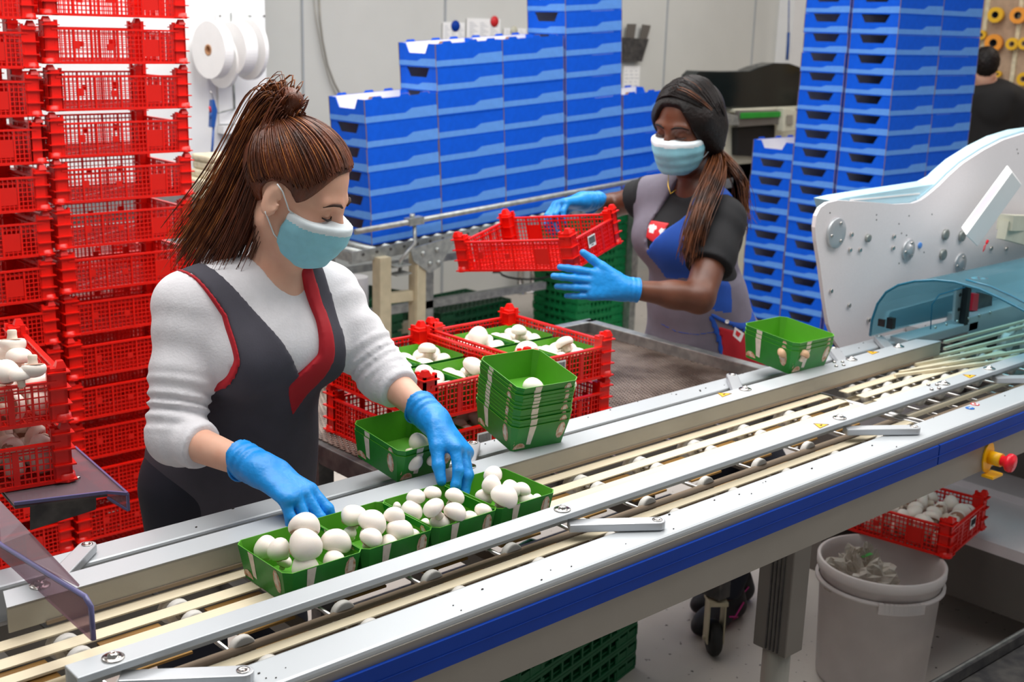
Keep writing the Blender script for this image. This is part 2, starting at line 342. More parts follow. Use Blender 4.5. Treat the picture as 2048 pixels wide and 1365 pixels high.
# ---------------------------------------------------------------- mushrooms
def mush_meshes():
    out = []
    for k in range(5):
        sq = (.78, .86, .72, .9, .8)[k]; n = 14; m = MB()
        prof = [(.0, 1.0*sq)]+[(math.sin(a), math.cos(a)*sq) for a in [math.pi/2*i/7 for i in range(1, 8)]]+[(.97, -.18), (.86, -.33), (.68, -.38), (.42, -.30), (.0, -.24)]
        m.lathe(prof, n=20)
        me = m.mesh('mushroom', 'mushroom_white')
        nz = rng.rand(4)*6
        for v in me.vertices:
            x, y, z = v.co; f = 1+.05*math.sin(3*math.atan2(y, x)+nz[0])*(1-z*.5)+.04*math.sin(2.3*x+nz[1])*math.cos(2*y+nz[2]); v.co = (x*f, y*f*(1+.1*(k % 2)), z*(1+.06*math.sin(2*x+nz[3])))
        out.append(me)
    st = MB().lathe([(.46, -.2), (.40, -.45), (.36, -.7), (.38, -.95), (.30, -1.05), (0, -1.07)], n=12).mesh('stem', 'mushroom_stem')
    gl = MB().lathe([(.9, -.33), (.7, -.375), (.42, -.29), (.3, -.28)], n=16).mesh('gills', 'gill')
    tan = [m.copy() for m in out]
    for m in tan: m.materials[0] = MT['mushroom_tan']
    return out, st, gl, tan
MU, STEM, GILL, MUT = mush_meshes()
def mushroom(p, r, label, group=None, tilt=None, k=None, tan=False, up=None, sc=(1, 1, 1)):
    k = rng.randint(5) if k is None else k
    o = bpy.data.objects.new('mushroom', (MUT if tan else MU)[k]); C.objects.link(o)
    if up is None:
        a, b = rng.rand()*6.28, (rng.rand()*.9+.1 if tilt is None else tilt); up = V(math.sin(b)*math.cos(a), math.sin(b)*math.sin(a), math.cos(b))
    q = Vector(up).to_track_quat('Z', 'Y')
    o.matrix_world = Matrix.Translation(Vector(p)) @ q.to_matrix().to_4x4() @ Matrix.Diagonal((r*sc[0], r*sc[1], r*sc[2], 1))
    tag(o, label, 'mushroom', group)
    for nm, me in (('stem', STEM), ('gills', GILL)):
        c = bpy.data.objects.new(nm, me); C.objects.link(c); c.parent = o
    return o
# ---------------------------------------------------------------- sorting conveyor
XL, XR = -.6, 5.2
cv = thing('sorting_conveyor', (2.0, 1.6, 0), 'long grey metal sorting conveyor with cream belts and a blue stripe along its front', 'conveyor')
def part(mb, name, m, parent=cv, **k): return mb.build(name, m, parent, **k)
part(MB().b2((XL, 1.312, .78), (XR, 1.386, .92)), 'front_beam', 'alu', bevel=.006)
part(MB().b2((XL, 1.3095, .775), (XR, 1.3125, .908)), 'front_fascia', 'beam_grey', bevel=.001)
part(MB().b2((XL, 1.303, .845), (2.508, 1.3093, .8935)).b2((2.512, 1.303, .845), (XR, 1.3093, .8935)).b2((XL, 1.3015, .867), (XR, 1.303, .869)), 'blue_stripe', 'stripe_blue', bevel=.001)
part(MB().b2((XL, 1.839, .84), (3.35, 1.905, .92)), 'rear_beam', 'alu', bevel=.005)
part(MB().prism([(.545, 1.4365), (.545, 1.480), (4.3, 1.480), (4.3, 1.4365)], (0, 0, .004), (0, 0, .951), (1, 0, 0), (0, 1, 0)).b2((.545, 1.476, .915), (4.3, 1.480, .953)).b2((.545, 1.4365, .944), (4.3, 1.440, .953)), 'front_guide_rail', 'alu', bevel=.0015)
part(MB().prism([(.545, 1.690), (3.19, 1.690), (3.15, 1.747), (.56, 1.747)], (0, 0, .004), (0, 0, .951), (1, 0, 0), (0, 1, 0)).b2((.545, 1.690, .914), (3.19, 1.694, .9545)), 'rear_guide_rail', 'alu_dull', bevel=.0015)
part(MB().b2((.6, 1.687, .911), (3.15, 1.690, .917)), 'wear_strip', 'belt_brown')
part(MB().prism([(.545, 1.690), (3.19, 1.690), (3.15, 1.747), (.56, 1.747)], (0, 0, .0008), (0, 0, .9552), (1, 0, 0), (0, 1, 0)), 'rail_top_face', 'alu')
beltY = [(1.677, .028), (1.6245, .028), (1.577, .024)]
def belt(x0, x1, y, wd, z=.905, m='belt', r=.014, th=.0025):
    b = MB(); p = [(x0, z)]+[(x1, z)]+[(x1+r*math.sin(a), z-r+r*math.cos(a)) for a in (.5, 1, 1.57, 2.2, 3.14)]+[(x0, z-2*r)]
    for i in range(len(p)-1): b.bar((p[i][0], y, p[i][1]-th/2), (p[i+1][0], y, p[i+1][1]-th/2), wd, th)
    return part(b, 'belt', m)
for y, wd in beltY: belt(XL, 2.60, y, wd)
for y, wd in ((1.677, .026), (1.625, .026), (1.577, .022)): belt(2.665, 3.42, y-.012, wd, .906)
belt(XL, 2.58, 1.470, .022, .895, 'belt_brown'); belt(XL, 2.58, 1.4265, .022, .905)
part(MB().b2((XL, 1.446, .878), (2.58, 1.462, .884)), 'slider_bar', 'belt_brown')
belt(2.645, 4.2, 1.462, .02, .895); belt(2.65, 4.2, 1.42, .022, .895, 'belt_brown')
for i in range(6):
    p, q = Z(2048, (643, 653, 670, 685, 701, 716)[i], .915), Z((1889, 1889, 1860, 1830, 1800, 1790)[i], (685, 698, 716, 730, 745, 752)[i], .91)
    d = q-p; part(MB().bar(p-d*.35, q, .009, .008), 'drive_cord', 'belt')
wh = MB().lathe([(.0, -.008), (.019, -.008), (.021, -.005), (.021, .005), (.019, .008), (.0, .008)], ax=(0, 1, 0), n=20)
wh.mi(1).lathe([(.009, -.0095), (.009, .0095), (0, .0095)], ax=(0, 1, 0), n=10)
WH = wh.mesh('roller_wheel', ['wheel_white', 'bearing'])
X0 = 1.873-.18*9
rows = [(1.677, .878), (1.649, .886), (1.600, .886), (1.484, .886), (1.414, .884)]
for i in range(14):
    x = X0+.18*i
    if x > 2.58: break
    for j, (y, z) in enumerate(rows): put(WH, 'roller_wheel', cv, loc=(x+(.02 if j > 2 else 0), y, z))
    part(MB().cyl((x, 1.39, .886), (x, 1.84, .886), .004, 8), 'wheel_axle', 'steel')
    part(MB().b2((x+.045, 1.40, .868), (x+.145, 1.43, .872)).b2((x+.045, 1.49, .864), (x+.145, 1.505, .868)), 'slide_plate', 'gold_bar')
    part(MB().b2((x+.05, 1.545, .868), (x+.15, 1.66, .872)), 'slide_plate', 'gold_bar')
for i in range(8):
    x = 2.74+.1*i
    for (y, z) in ((1.69, .886), (1.64, .886), (1.585, .886), (1.545, .886)): put(WH, 'roller_wheel', cv, loc=(x, y, z))
    part(MB().cyl((x, 1.39, .886), (x, 1.84, .886), .004, 8), 'wheel_axle', 'steel')
part(MB().cyl((2.632, 1.386, .889), (2.632, 1.839, .889), .011, 14), 'transfer_roller', 'steel')
part(MB().cyl((2.612, 1.386, .892), (2.612, 1.839, .892), .006, 10), 'transfer_roller', 'steel')
for x0, x1 in ((XL, 2.55), (2.75, XR)):
    part(MB().b2((x0, 1.386, .80), (x1, 1.40, .86)).b2((x0, 1.825, .80), (x1, 1.839, .86)), 'inner_rail', 'leg_grey')
part(MB().b2((XL, 1.52, .835), (XR, 1.535, .862)), 'centre_rail', 'leg_grey')
part(MB().b2((XL, 1.70, .80), (3.3, 1.72, .86)), 'centre_rail', 'leg_grey')
for x in np.arange(-.3, 3.4, .42): part(MB().b2((x, 1.386, .80), (x+.03, 1.84, .83)), 'cross_member', 'leg_grey')
def arm(p, q, z0=.922, z1=.937, wd=.030, rear=False):
    p, q = V(p[0], p[1], z0), V(q[0], q[1], z0); d = nrm(q-p); n = V(-d[1], d[0], 0); poly = [p+n*wd*.5, p-n*wd*.5]
    for a in np.linspace(-math.pi/2, math.pi/2, 9): poly.append(q+d*wd*.5*math.cos(a)+n*wd*.5*math.sin(a))
    o = part(MB().pts(poly, (0, 0, z1-z0)), 'bracket_arm', 'arm_metal', bevel=.002)
    MB().lathe([(.0095, 0), (.0095, .0012), (.005, .0012), (.005, .0004), (0, .0004)], (q[0], q[1], z1), n=12).build('socket_screw', 'steel', o)
def bolt(x, y, z, r=.0155):
    m = MB().lathe([(r, 0), (r, .002), (r*.9, .0026), (r*.52, .0026), (r*.5, .006), (r*.3, .0085), (r*.14, .0085), (r*.13, .006), (0, .006)], (x, y, z), n=20)
    part(m, 'bolt', 'steel')
for x in (.603, 1.45, 2.328, 2.788, 3.022):
    bolt(x, 1.457, .955)
    if x not in (2.788,): arm((x+.0, 1.44), (x+.135, 1.347))
    bolt(x+.006, 1.730, .956); arm((x+.0, 1.735), (x+.14, 1.874), rear=True)
for (cx, cy) in ((2.76, 1.458), (2.75, 1.727)):
    for (a, b) in ((-.05, -.012), (-.02, .014), (-.025, -.018), (.0, .002)): part(MB().lathe([(.005, 0), (.005, .004), (.002, .006), (0, .006)], (cx+a, cy+b, .955), n=8), 'set_screw', 'steel')
def tri_sticker(c, z):
    c = V(*c); pts = [V(c[0]+a, c[1]+b, z) for a, b in ((-.018, -.012), (.024, -.008), (.0, .018))]
    m = MB().pts(pts, (0, 0, .0006)).mi(1); k = c.copy(); k[2] = z+.0006
    s2 = [k+(p-k)*f*V(1, 1, 0)+V(0, 0, .0003) for f in (1,) for p in pts]
    g = sum(pts)/3
    for a, b in ((0, 1), (1, 2), (2, 0)): m.bar(pts[a]*.93+g*.07+V(0, 0, .0007), pts[b]*.93+g*.07+V(0, 0, .0007), .0012, .0004)
    m.lathe([(.003, 0), (.003, .0005), (0, .0005)], (g[0], g[1], z+.0005), n=8)
    m.bar(g+V(0, 0, .0008), g+V(.007, .002, .0008), .002, .0004)
    part(m, 'warning_sticker', ['yellow', 'black'], label='yellow triangular warning sticker')
for (px, py) in ((1640, 852), (1938, 753)): tri_sticker(Z(px, py, .955), .955)
for (px, py) in ((1446, 790), (1744, 706)): tri_sticker(Z(px, py, .956), .9562)
def disc_sticker(p, r, m1, bar=None):
    m = MB(); m.lathe([(r, 0), (r, .0006), (0, .0006)], p, n=20); m.mi(1); m.lathe([(r*.72, .0009), (0, .0009)], p, n=20); m.mi(2)
    m.box((p[0], p[1], p[2]+.0012), (r*.9, r*.35, .0004)); m.mi(0); m.bar(V(*p)+V(-r*.6, -r*.6, .0016), V(*p)+V(r*.6, r*.6, .0016), r*.16, .0004)
    part(m, 'safety_sticker', m1)
disc_sticker(Z(1940, 817, .9205), .011, ['sticker_blue', 'sticker_blue', 'white_label']); disc_sticker(Z(1955, 813, .9205)+V(.01, .012, 0), .011, ['sticker_red', 'white_label', 'ink'])
# scuffs: small crumbs of soil on the beams
m = MB()
for i in range(60):
    x = rng.rand()*3.2+.5; y = (1.32+rng.rand()*.06) if i % 2 else (1.845+rng.rand()*.055); s_ = .0008+rng.rand()*.0014
    m.box((x, y, .9208), (s_*2, s_, s_))
part(m, 'soil_crumb', 'dark_gap', kind='stuff')
# leg
part(MB().b2((2.045, 1.355, .49), (2.108, 1.442, .80)), 'leg_column', 'leg_grey', bevel=.003)
part(MB().b2((2.0415, 1.375, .495), (2.0452, 1.378, .79)).b2((2.0415, 1.385, .495), (2.0452, 1.388, .79)).b2((2.0415, 1.395, .495), (2.0452, 1.398, .79)).b2((2.0415, 1.405, .495), (2.0452, 1.408, .79)), 'leg_groove', 'table_dark')
part(MB().cyl((2.078, 1.40, .0), (2.078, 1.40, .49), .031, 20), 'inner_tube', 'alu_dull')
part(MB().lathe([(.0, .05), (.05, .05), (.12, .035), (.145, .01), (.145, 0)], (2.06, 1.44, 0), n=28), 'leg_foot', 'black')
part(MB().b2((4.4, 1.36, .0), (4.5, 1.44, .80)).b2((4.4, 1.78, 0), (4.5, 1.86, .84)).b2((.2, 1.36, 0), (.27, 1.44, .8)).b2((.2, 1.78, 0), (.27, 1.86, .84)), 'leg_column', 'leg_grey')
# emergency stop
ec = Yp(1975, 915, 1.309)
part(MB().prism([(.028*math.cos(a)*(.9 if math.cos(a) > 0 else 1), .040*math.sin(a)) for a in np.linspace(0, 6.1, 14)], (0, -.004, 0), ec-V(.0, .0, .0)).b2(ec+V(-.02, -.03, -.046), ec+V(.03, 0, -.040)), 'stop_bracket', 'yellow')
part(MB().cyl(ec+V(.005, -.004, 0), ec+V(.005, -.034, 0), .017, 18), 'stop_collar', 'yellow')
part(MB().lathe([(.012, 0), (.014, .012), (.022, .018), (.0235, .024), (.0215, .031), (.010, .032), (.010, .0335), (0, .0335)], ec+V(.005, -.032, 0), (0, -1, 0), n=24), 'stop_button', 'red_button', label='red mushroom-shaped push button')
# ---------------------------------------------------------------- mesh topped table
tb = thing('mesh_topped_table', (2.2, 2.4, 0), 'dark steel table with a perforated mesh top holding the red crates', 'table')
part(MB().b2((1.56, 1.93, .797), (2.88, 2.80, .80)), 'perforated_top', 'perforated_sheet', tb)
part(MB().b2((2.88, 1.93, .775), (2.92, 2.83, .835)).b2((1.545, 2.80, .775), (2.92, 2.84, .835)), 'raised_edge', 'galva', tb, bevel=.003)
part(MB().b2((1.54, 1.93, .745), (1.585, 2.83, .796)).b2((1.54, 1.92, .745), (2.92, 1.945, .795)), 'table_frame', 'table_dark', tb, bevel=.003)
for x, y in ((1.56, 2.0), (1.56, 2.42), (2.86, 2.78), (1.56, 2.78)): part(MB().b2((x-.022, y-.022, .10), (x+.022, y+.022, .75)), 'leg', 'table_dark', tb)
part(MB().b2((1.58, 2.35, .30), (2.88, 2.40, .34)), 'stretcher', 'table_dark', tb)
part(MB().b2((2.64, 1.99, .19), (2.69, 2.35, .245)), 'foot_rail', 'table_dark', tb, bevel=.003)
part(MB().b2((2.645, 2.30, .2), (2.69, 2.345, .79)), 'leg', 'table_dark', tb)
cc = V(2.665, 2.02, .055)
cax = V(.80, -.60, 0); cfd = V(.60, .80, 0); CA = np.array([cax, cfd, (0, 0, 1)]).T
part(MB().lathe([(0, -.017), (.045, -.017), (.055, -.008), (.055, .008), (.045, .017), (0, .017)], cc, cax, n=24), 'caster_wheel', 'rubber', tb)
part(MB().box(cc+cax*.024+V(0, 0, .055), (.004, .05, .13), CA).box(cc-cax*.024+V(0, 0, .055), (.004, .05, .13), CA).box(cc+V(0, 0, .122), (.056, .07, .012), CA).cyl(cc-cax*.032, cc+cax*.032, .007), 'caster_fork', 'galva_cream', tb)
# ---------------------------------------------------------------- red crates: the tall wall of stacks
RY = 3.39
for ci, cname in enumerate(('tall stack behind the sweater', 'tall stack at the left edge')):
    cx = (1.463, 1.046)[ci]
    n = 15; z0 = .0
    ztop = 1.658+.002+PITCH*2
    for i in range(16):
        z = ztop-.1215+.01-i*PITCH-(0.012 if ci else 0)
        if z < -.01: break
        crate((cx+(rng.rand()-.5)*.008+ (0 if ci == 0 else -.004), RY+(rng.rand()-.5)*.01, z), (0 if ci == 0 else math.pi)*0+(rng.rand()-.5)*.015, 'empty red mesh crate, %s, %s' % (nth(i, 16), cname), 'red crates in the tall stacks at the left')
for ci, cname in enumerate(('right rear stack', 'left rear stack')):
    for i in range(9): crate(((1.52, 1.10)[ci]+(rng.rand()-.5)*.01, RY+.345, .005+i*PITCH), 0, 'red mesh crate behind the front row, %s, %s' % (nth(8-i, 9), cname), 'red crates of the second row')
# left crates with mushrooms
LC = V(.90, 2.24, 0)
la = math.radians(-9); ca, sa = math.cos(la), math.sin(la)
def lc(u, v, z): return V(.893-ca*(.2-u)+sa*(-v)*-1*0+ -sa*0, 0, 0)
ctrL = V(*D(148, 955, 2.40)[:2], 0)  # front right lower corner
exl, eyl = V(ca, sa, 0), V(-sa, ca, 0)
cenL = ctrL-exl*.15+eyl*.20
for i, (z, lb) in enumerate(((.908+PITCH, 'red mesh crate heaped with mushrooms, upper of the pair at the left edge'), (.908, 'red mesh crate of mushrooms, lower of the pair, on the clear shelf'))):
    crate((cenL[0], cenL[1], z), la+math.pi/2, lb)
def shelf():
    t = thing('clear_plastic_shelf', (cenL[0], cenL[1], .9), 'bent clear plastic shelf under the mushroom crates at the left', 'shelf')
    z = .905
    c = [Z(255, 988, z), Z(214, 985, z), Z(75, 1002, z), Z(28, 1008, z)]; bk = [Z(-60, 900, z), Z(60, 830, z), Z(150, 895, z)]
    part(MB().pts([c[3], c[1], c[0], bk[2], bk[1], bk[0]], (0, 0, -.004)), 'shelf_sheet', 'clear_sheet', t)
    m = MB(); d = V(0, 0, -.035)
    m.pts([c[0], c[0]+d+(c[1]-c[0])*.2, c[1]+d*.2-(0, 0, .01), c[1]], (.003, -.003, 0))
    part(m, 'folded_tip', 'clear_sheet', t)
    e = MB(); pth = [c[3], c[1], c[0]]
    for a, b in zip(pth, pth[1:]): e.bar(a, b, .005, .006)
    e.bar(c[0], c[0]+d, .005, .005).bar(c[0]+d, c[1]+d*.3, .004, .004).bar(c[0], bk[2], .004, .005)
    part(e, 'polished_edge', 'clear_edge', t)
    p = Z(60, 1012, .895); q = Z(200, 992, .895)
    part(MB().pts([Z(30, 1015, .893), Z(215, 990, .893), Z(140, 930, .893), Z(-20, 960, .893)], (0, 0, -.004)).pts([Z(60, 1012, .89), Z(190, 993, .89), Z(190, 993, .89)+V(0, .004, -.03), Z(60, 1062, .84)], (0.004, .004, 0)), 'support_bracket', 'table_dark', t)
    for px, py in ((155, 957), (82, 970), (52, 975)): part(MB().lathe([(.006, 0), (.006, .003), (.002, .004), (0, .004)], Z(px, py, .906), n=10), 'screw', 'steel', t)
    part(MB().b2((cenL[0]-.25, cenL[1]+.25, 0), (cenL[0]-.19, cenL[1]+.31, .9)), 'post', 'table_dark', t)
    part(MB().b2((cenL[0]-.25, cenL[1]-.05, .87), (cenL[0]-.19, cenL[1]+.31, .9)), 'arm', 'table_dark', t)
shelf()
# guard at bottom left
def guard():
    t = thing('clear_guard', (.66, 1.75, .85), 'tinted clear plastic guard with folded edge over the conveyor at the lower left', 'guard')
    X = .605; a = Xp(171, 1195, X); a0 = Xp(160, 1182, X); b = Xp(0, 1089, X); b2 = Xp(-90, 1033, X); c = Xp(182, 1214, X); d = Xp(187, 1280, X)
    back = D(0, 1002, dep_of(b)+.16); back2 = D(61, 1066, dep_of(a)+.17); a2 = a0+V(.004, .01, .004)
    part(MB().pts([a2, b, b2, D(-90, 930, dep_of(b)+.2), back, back2], (-.002, 0, -.003)), 'guard_top', 'clear_sheet', t)
    part(MB().pts([a, c, d, V(X, 2.05, d[2]), b2, b], (-.004, 0, 0)), 'guard_end', 'clear_sheet', t)
    part(MB().tube([d, c, a, (a+b)/2, b, b2], .0042, 8), 'folded_edge', 'clear_edge', t)
guard()
# ---------------------------------------------------------------- crates on the mesh table
crate((2.083, 2.285, .801), math.pi/2, 'red mesh crate under the top one, farther stack on the mesh table', 'crates stacked on the mesh table')
crate((2.083, 2.285, .801+PITCH), math.pi/2, 'top red mesh crate of the farther stack on the mesh table', 'crates stacked on the mesh table', barcode=(-.2015, .04, .055, -math.pi/2))
crate((1.757, 2.268, .801), math.pi/2, 'bottom red mesh crate of the nearer stack, under the worker\'s forearm', 'crates stacked on the mesh table', barcode=(-.2015, -.03, .05, -math.pi/2))
crate((1.757, 2.268, .801+PITCH), math.pi/2, 'top red mesh crate of the nearer stack, barcode facing the belt', 'crates stacked on the mesh table', barcode=(-.2015, -.04, .062, -math.pi/2))
# held crate
MH = Matrix([[.2809, .9451, -.1669, 2.4874], [-.9501, .2985, .0912, 2.6362], [.136, .1329, .9817, 1.1254], [0, 0, 0, 1]])
crate(None, 0, 'empty red mesh crate tilted in the hands of the woman at the table', M=MH, barcode=(.2015, -.03, .055, math.pi/2))
# bucket crate
ub = thing('plastic_crate', (3.18, 1.746, .372), 'red mesh crate of mushrooms balanced on the white bucket rim', 'crate', None, math.radians(-81)); kids(ub, CP)
kids(ub, [('barcode_label', BARC, Matrix.Translation((.2015, .03, .055)) @ Matrix.Rotation(math.pi/2, 4, 'Z'), 'white barcode label')])
# ---------------------------------------------------------------- punnets on the belt
BZ = .9065; pn = []
pc = [(.982, 1.592), (1.128, 1.592), (1.272, 1.590), (1.412, 1.588)]
names = ['first green punnet of white mushrooms on the belt, nearest the clear guard', 'second green punnet of mushrooms along the belt, between the gloved hands', 'third green punnet along the belt, heaped with small round mushrooms', 'fourth green punnet along the belt, farthest from the clear guard']
for (x, y), nm in zip(pc, names): punnet((x, y, BZ), 0, nm, 'punnets queued on the belt')
def cap(px, py, rx, ry, z, lab, grp, ox=480, oy=780, sc=3.151, tan=False, up=None, inside=None):
    X, Y = px/sc+ox, py/sc+oy; p = Z(X, Y, z); d = dep_of(p); r = (rx+ry)/2/sc*d/FP
    if inside:   # keep the cap within the punnet walls
        best = 9
        for zz in np.arange(.925, 1.005, .004):
            q = Z(X, Y, zz); k = .85 if zz < .975 else .45
            e = max(0, abs(q[0]-inside[0])-(.070-k*r))+max(0, abs(q[1]-inside[1])-(.075-k*r))+.12*abs(zz-z)
            if e < best: best = e; p = q
    if up is None: up = nrm(V(rng.randn()*.35-.1, rng.randn()*.3-.25, 1))
    e = max(.8, min(1.25, rx/ry)); mushroom(p, r*1.04, lab, grp, up=up, tan=tan, sc=(1, 1, 1.08))
POS = 'largest mushroom,egg-shaped mushroom,mushroom'.split(',')
def heap(lst, where, grp):
    c = pc[['first', 'second', 'third', 'fourth'].index(grp.split()[3])]
    for (px, py, rx, ry, z, lb) in lst: cap(px, py, rx, ry, z, '%s in %s' % (lb, where), grp, inside=c)
heap([(165, 1000, 76, 72, .955, 'white mushroom at the left wall'), (245, 1010, 72, 78, .962, 'pale creased mushroom beside the left wall'), (405, 868, 112, 82, 1.0, 'large tilted white mushroom just under the glove'), (410, 988, 106, 98, .985, 'biggest round white mushroom at the centre'), (602, 970, 98, 78, .965, 'broad white mushroom at the right wall'), (590, 1075, 85, 52, .955, 'half-hidden white mushroom at the front right'), (408, 1125, 104, 66, .958, 'flat white mushroom at the front rim'), (280, 1085, 50, 45, .93, 'small mushroom low at the front left')], 'the punnet nearest the clear guard', 'mushrooms in the first punnet on the belt')
heap([(715, 795, 96, 66, .975, 'broad white mushroom at the back left'), (835, 840, 92, 88, .985, 'large white mushroom at the centre back'), (975, 803, 66, 56, .985, 'white mushroom against the back right wall'), (690, 905, 52, 40, .945, 'small mushroom at the left wall'), (828, 935, 86, 58, .972, 'flat mushroom showing its gills at the front left'), (1012, 892, 94, 80, .978, 'round glossy white mushroom at the right'), (940, 985, 82, 46, .958, 'flat white mushroom at the front rim'), (1140, 950, 36, 30, .955, 'tiny mushroom in the front right corner'), (1090, 915, 42, 42, .955, 'small mushroom tucked by the right wall'), (830, 1005, 34, 30, .94, 'stub of a mushroom stem at the front')], 'the second punnet on the belt', 'mushrooms in the second punnet on the belt')
heap([(1110, 678, 60, 58, .98, 'round mushroom at the back left'), (1215, 656, 62, 50, .98, 'round mushroom at the back wall'), (1353, 672, 66, 60, .98, 'mushroom at the back right'), (988, 738, 30, 24, .955, 'tiny mushroom by the left wall'), (1080, 768, 74, 66, .982, 'wide round mushroom left of centre'), (1220, 748, 68, 72, .992, 'tallest mushroom at the centre'), (1356, 772, 70, 76, .988, 'big round mushroom right of centre'), (1260, 838, 78, 48, .962, 'flat mushroom at the front rim'), (1165, 840, 34, 26, .95, 'tiny mushroom at the front left'), (1450, 805, 52, 38, .96, 'small mushroom low at the front right'), (1533, 768, 54, 52, .985, 'little round mushroom by the right corner')], 'the third punnet on the belt', 'mushrooms in the third punnet on the belt')
heap([(1596, 540, 63, 52, .995, 'tan-rimmed mushroom at the back, topmost of the heap'), (1586, 602, 70, 52, .99, 'oval mushroom left of centre'), (1706, 628, 62, 54, .978, 'mushroom behind the biggest one'), (1778, 630, 56, 56, .972, 'mushroom at the back right'), (1668, 678, 88, 86, .982, 'biggest round white mushroom at the front'), (1540, 682, 52, 50, .96, 'small mushroom at the left under the fingers'), (1806, 702, 56, 58, .962, 'mushroom by the right wall'), (1872, 690, 36, 32, .962, 'tiny mushroom in the right corner')], 'the fourth punnet on the belt', 'mushrooms in the fourth punnet on the belt')
# tray pair at the rear rail
MA = Matrix.Translation((1.375, 1.835, .953)) @ Matrix.Rotation(.02, 4, 'Z') @ Matrix.Rotation(math.radians(7), 4, 'X')
punnet(None, 0, 'lower of two nested green punnets resting on the rear rail by the glove', M=MA)
punnet(None, 0, 'upper green punnet holding trimmed mushrooms on the rear rail by the glove', M=MA @ Matrix.Translation((0, 0, .012)))
for a in ((1125, 335, 56, 66, 1.0, 'mushroom cap at the back wall'), (1082, 445, 78, 50, .985, 'upturned mushroom with its stem pointing up'), (1195, 395, 40, 45, .985, 'brownish mushroom half under the glove'), (1212, 445, 46, 28, .98, 'pale mushroom at the front right')):
    cap(*a[:5], a[5]+' in the rail-side punnet', 'mushrooms in the punnet on the rear rail', up=nrm(V(.1, -.3, -1)) if 'upturned' in a[5] else None)
# leaning nest of empty punnets
RS = Matrix([[.985, .145, -.03, 1.655], [-.150, .972, -.175, 1.80], [.004, .177, .984, .968], [0, 0, 0, 1]])
for i in range(12):
    M_ = RS @ Matrix.Translation(((rng.rand()-.5)*.002, (rng.rand()-.5)*.002, i*.0082))
    punnet(None, 0, 'green punnet, %s in the leaning nest of twelve' % nth(11-i, 12), 'nest of green punnets', M=M_)
for px, py, r in ((1066, 774, 24), (1138, 768, 16)):
    p = Z(px, py, 1.075); cap(px, py, r, r*.75, 1.075, '%s white mushroom on the nest of empty punnets' % ('larger' if r > 20 else 'smaller'), 'mushrooms on the leaning nest', ox=0, oy=0, sc=1)
# right small nest
RR = Matrix.Translation((2.625, 1.825, .958)) @ Matrix.Rotation(-.05, 4, 'Z') @ Matrix.Rotation(math.radians(5), 4, 'X') @ Matrix.Diagonal((1.12, 1.12, 1.12, 1))
for i in range(3): punnet(None, 0, 'green punnet, %s of three nested beside the packing machine' % ('lowest', 'middle one', 'topmost, with brown mushrooms inside')[i], 'three nested punnets by the machine', M=RR @ Matrix.Translation((0, 0, .010*i)))
for k, (px, py, r, lb) in enumerate(((1553, 692, 15, 'brown mushroom at the left wall'), (1580, 706, 14, 'brown mushroom in the middle'), (1606, 709, 13, 'brown mushroom at the right'), (1567, 706, 12, 'pale piece of mushroom at the front'))):
    cap(px, py, r, r, 1.005, lb+' of the nested punnets by the machine', 'brown mushrooms by the machine', ox=0, oy=0, sc=1, tan=True)
# punnets inside the crates on the table
def crate_load(cx, cy, z, who, grp, seed, sel=None, per=6):
    r = np.random.RandomState(seed); q = 0
    for j, (dx, dy, w_) in enumerate(((-.07, -.095, 'front left'), (.07, -.095, 'front right'), (-.07, .085, 'back left'), (.07, .085, 'back right'))):
        if sel and j not in sel: continue
        punnet((cx+dx*.97, cy+dy, z+.009), 0, 'green punnet of mushrooms, %s in the %s' % (w_, who), grp+' punnets', pr=False)
        k = 0
        for (a, b, h) in ((-.035, -.045, .036), (.030, -.045, .04), (-.035, .0, .04), (.03, .005, .045), (-.03, .042, .036), (.03, .04, .036), (0, -.012, .070), (.005, .03, .083))[:per]:
            rr = .021+r.rand()*.008
            mushroom((cx+dx*.97+a+r.randn()*.004, cy+dy+b+r.randn()*.004, z+.009+h), rr, 'white mushroom, %s of the %s punnet, %s' % (('front left', 'front right', 'left', 'right', 'back left', 'back right', 'top', 'top back')[k], w_, who), '%s mushrooms, %s' % (grp, w_), up=nrm((r.randn()*.5, r.randn()*.5-.2, 1))); k += 1
crate_load(2.083, 2.285, .801+PITCH, 'farther top crate', 'farther crate', 3, per=7)
crate_load(1.757, 2.268, .801+PITCH, 'nearer top crate', 'nearer crate', 4, per=7)
crate_load(1.757, 2.268, .801, 'nearer bottom crate', 'lower crate', 6, sel=(0, 1), per=6)
def loose(cx, cy, z, ang, nx, ny, nz, who, grp, seed, r0=.022, zt=.0, Lx=.36, Ly=.26):
    r = np.random.RandomState(seed); c_, s_ = math.cos(ang), math.sin(ang)
    for k in range(nz):
        for i in range(nx):
            for j in range(ny):
                u = ((i+.5+(k % 2)*.2)/nx-.5)*Lx+r.randn()*.004; v = ((j+.5)/ny-.5)*Ly+r.randn()*.004; rr = r0*(.85+r.rand()*.35)
                u = max(-Lx/2+.015, min(Lx/2-.015, u)); v = max(-Ly/2+.015, min(Ly/2-.015, v))
                mushroom((cx+u*c_-v*s_, cy+u*s_+v*c_, z+.026+k*.033+r.rand()*.008), rr, ('white mushroom in upper layer, row %s, %s from left, %s' % (ORD[i].replace('top', 'first'), ORD[j].replace('top', 'first'), who) if k == nz-1 else 'white mushroom buried in the lower layer of the %s' % who), grp, up=nrm((r.randn(), r.randn(), .6+r.randn())))
loose(cenL[0], cenL[1], .908, la+math.pi/2, 6, 5, 2, 'lower left-edge crate', 'mushrooms in the lower left crate', 11, .026)
loose(cenL[0], cenL[1], .908+PITCH, la+math.pi/2, 6, 5, 2, 'upper left-edge crate', 'mushrooms in the upper left crate', 12, .026)
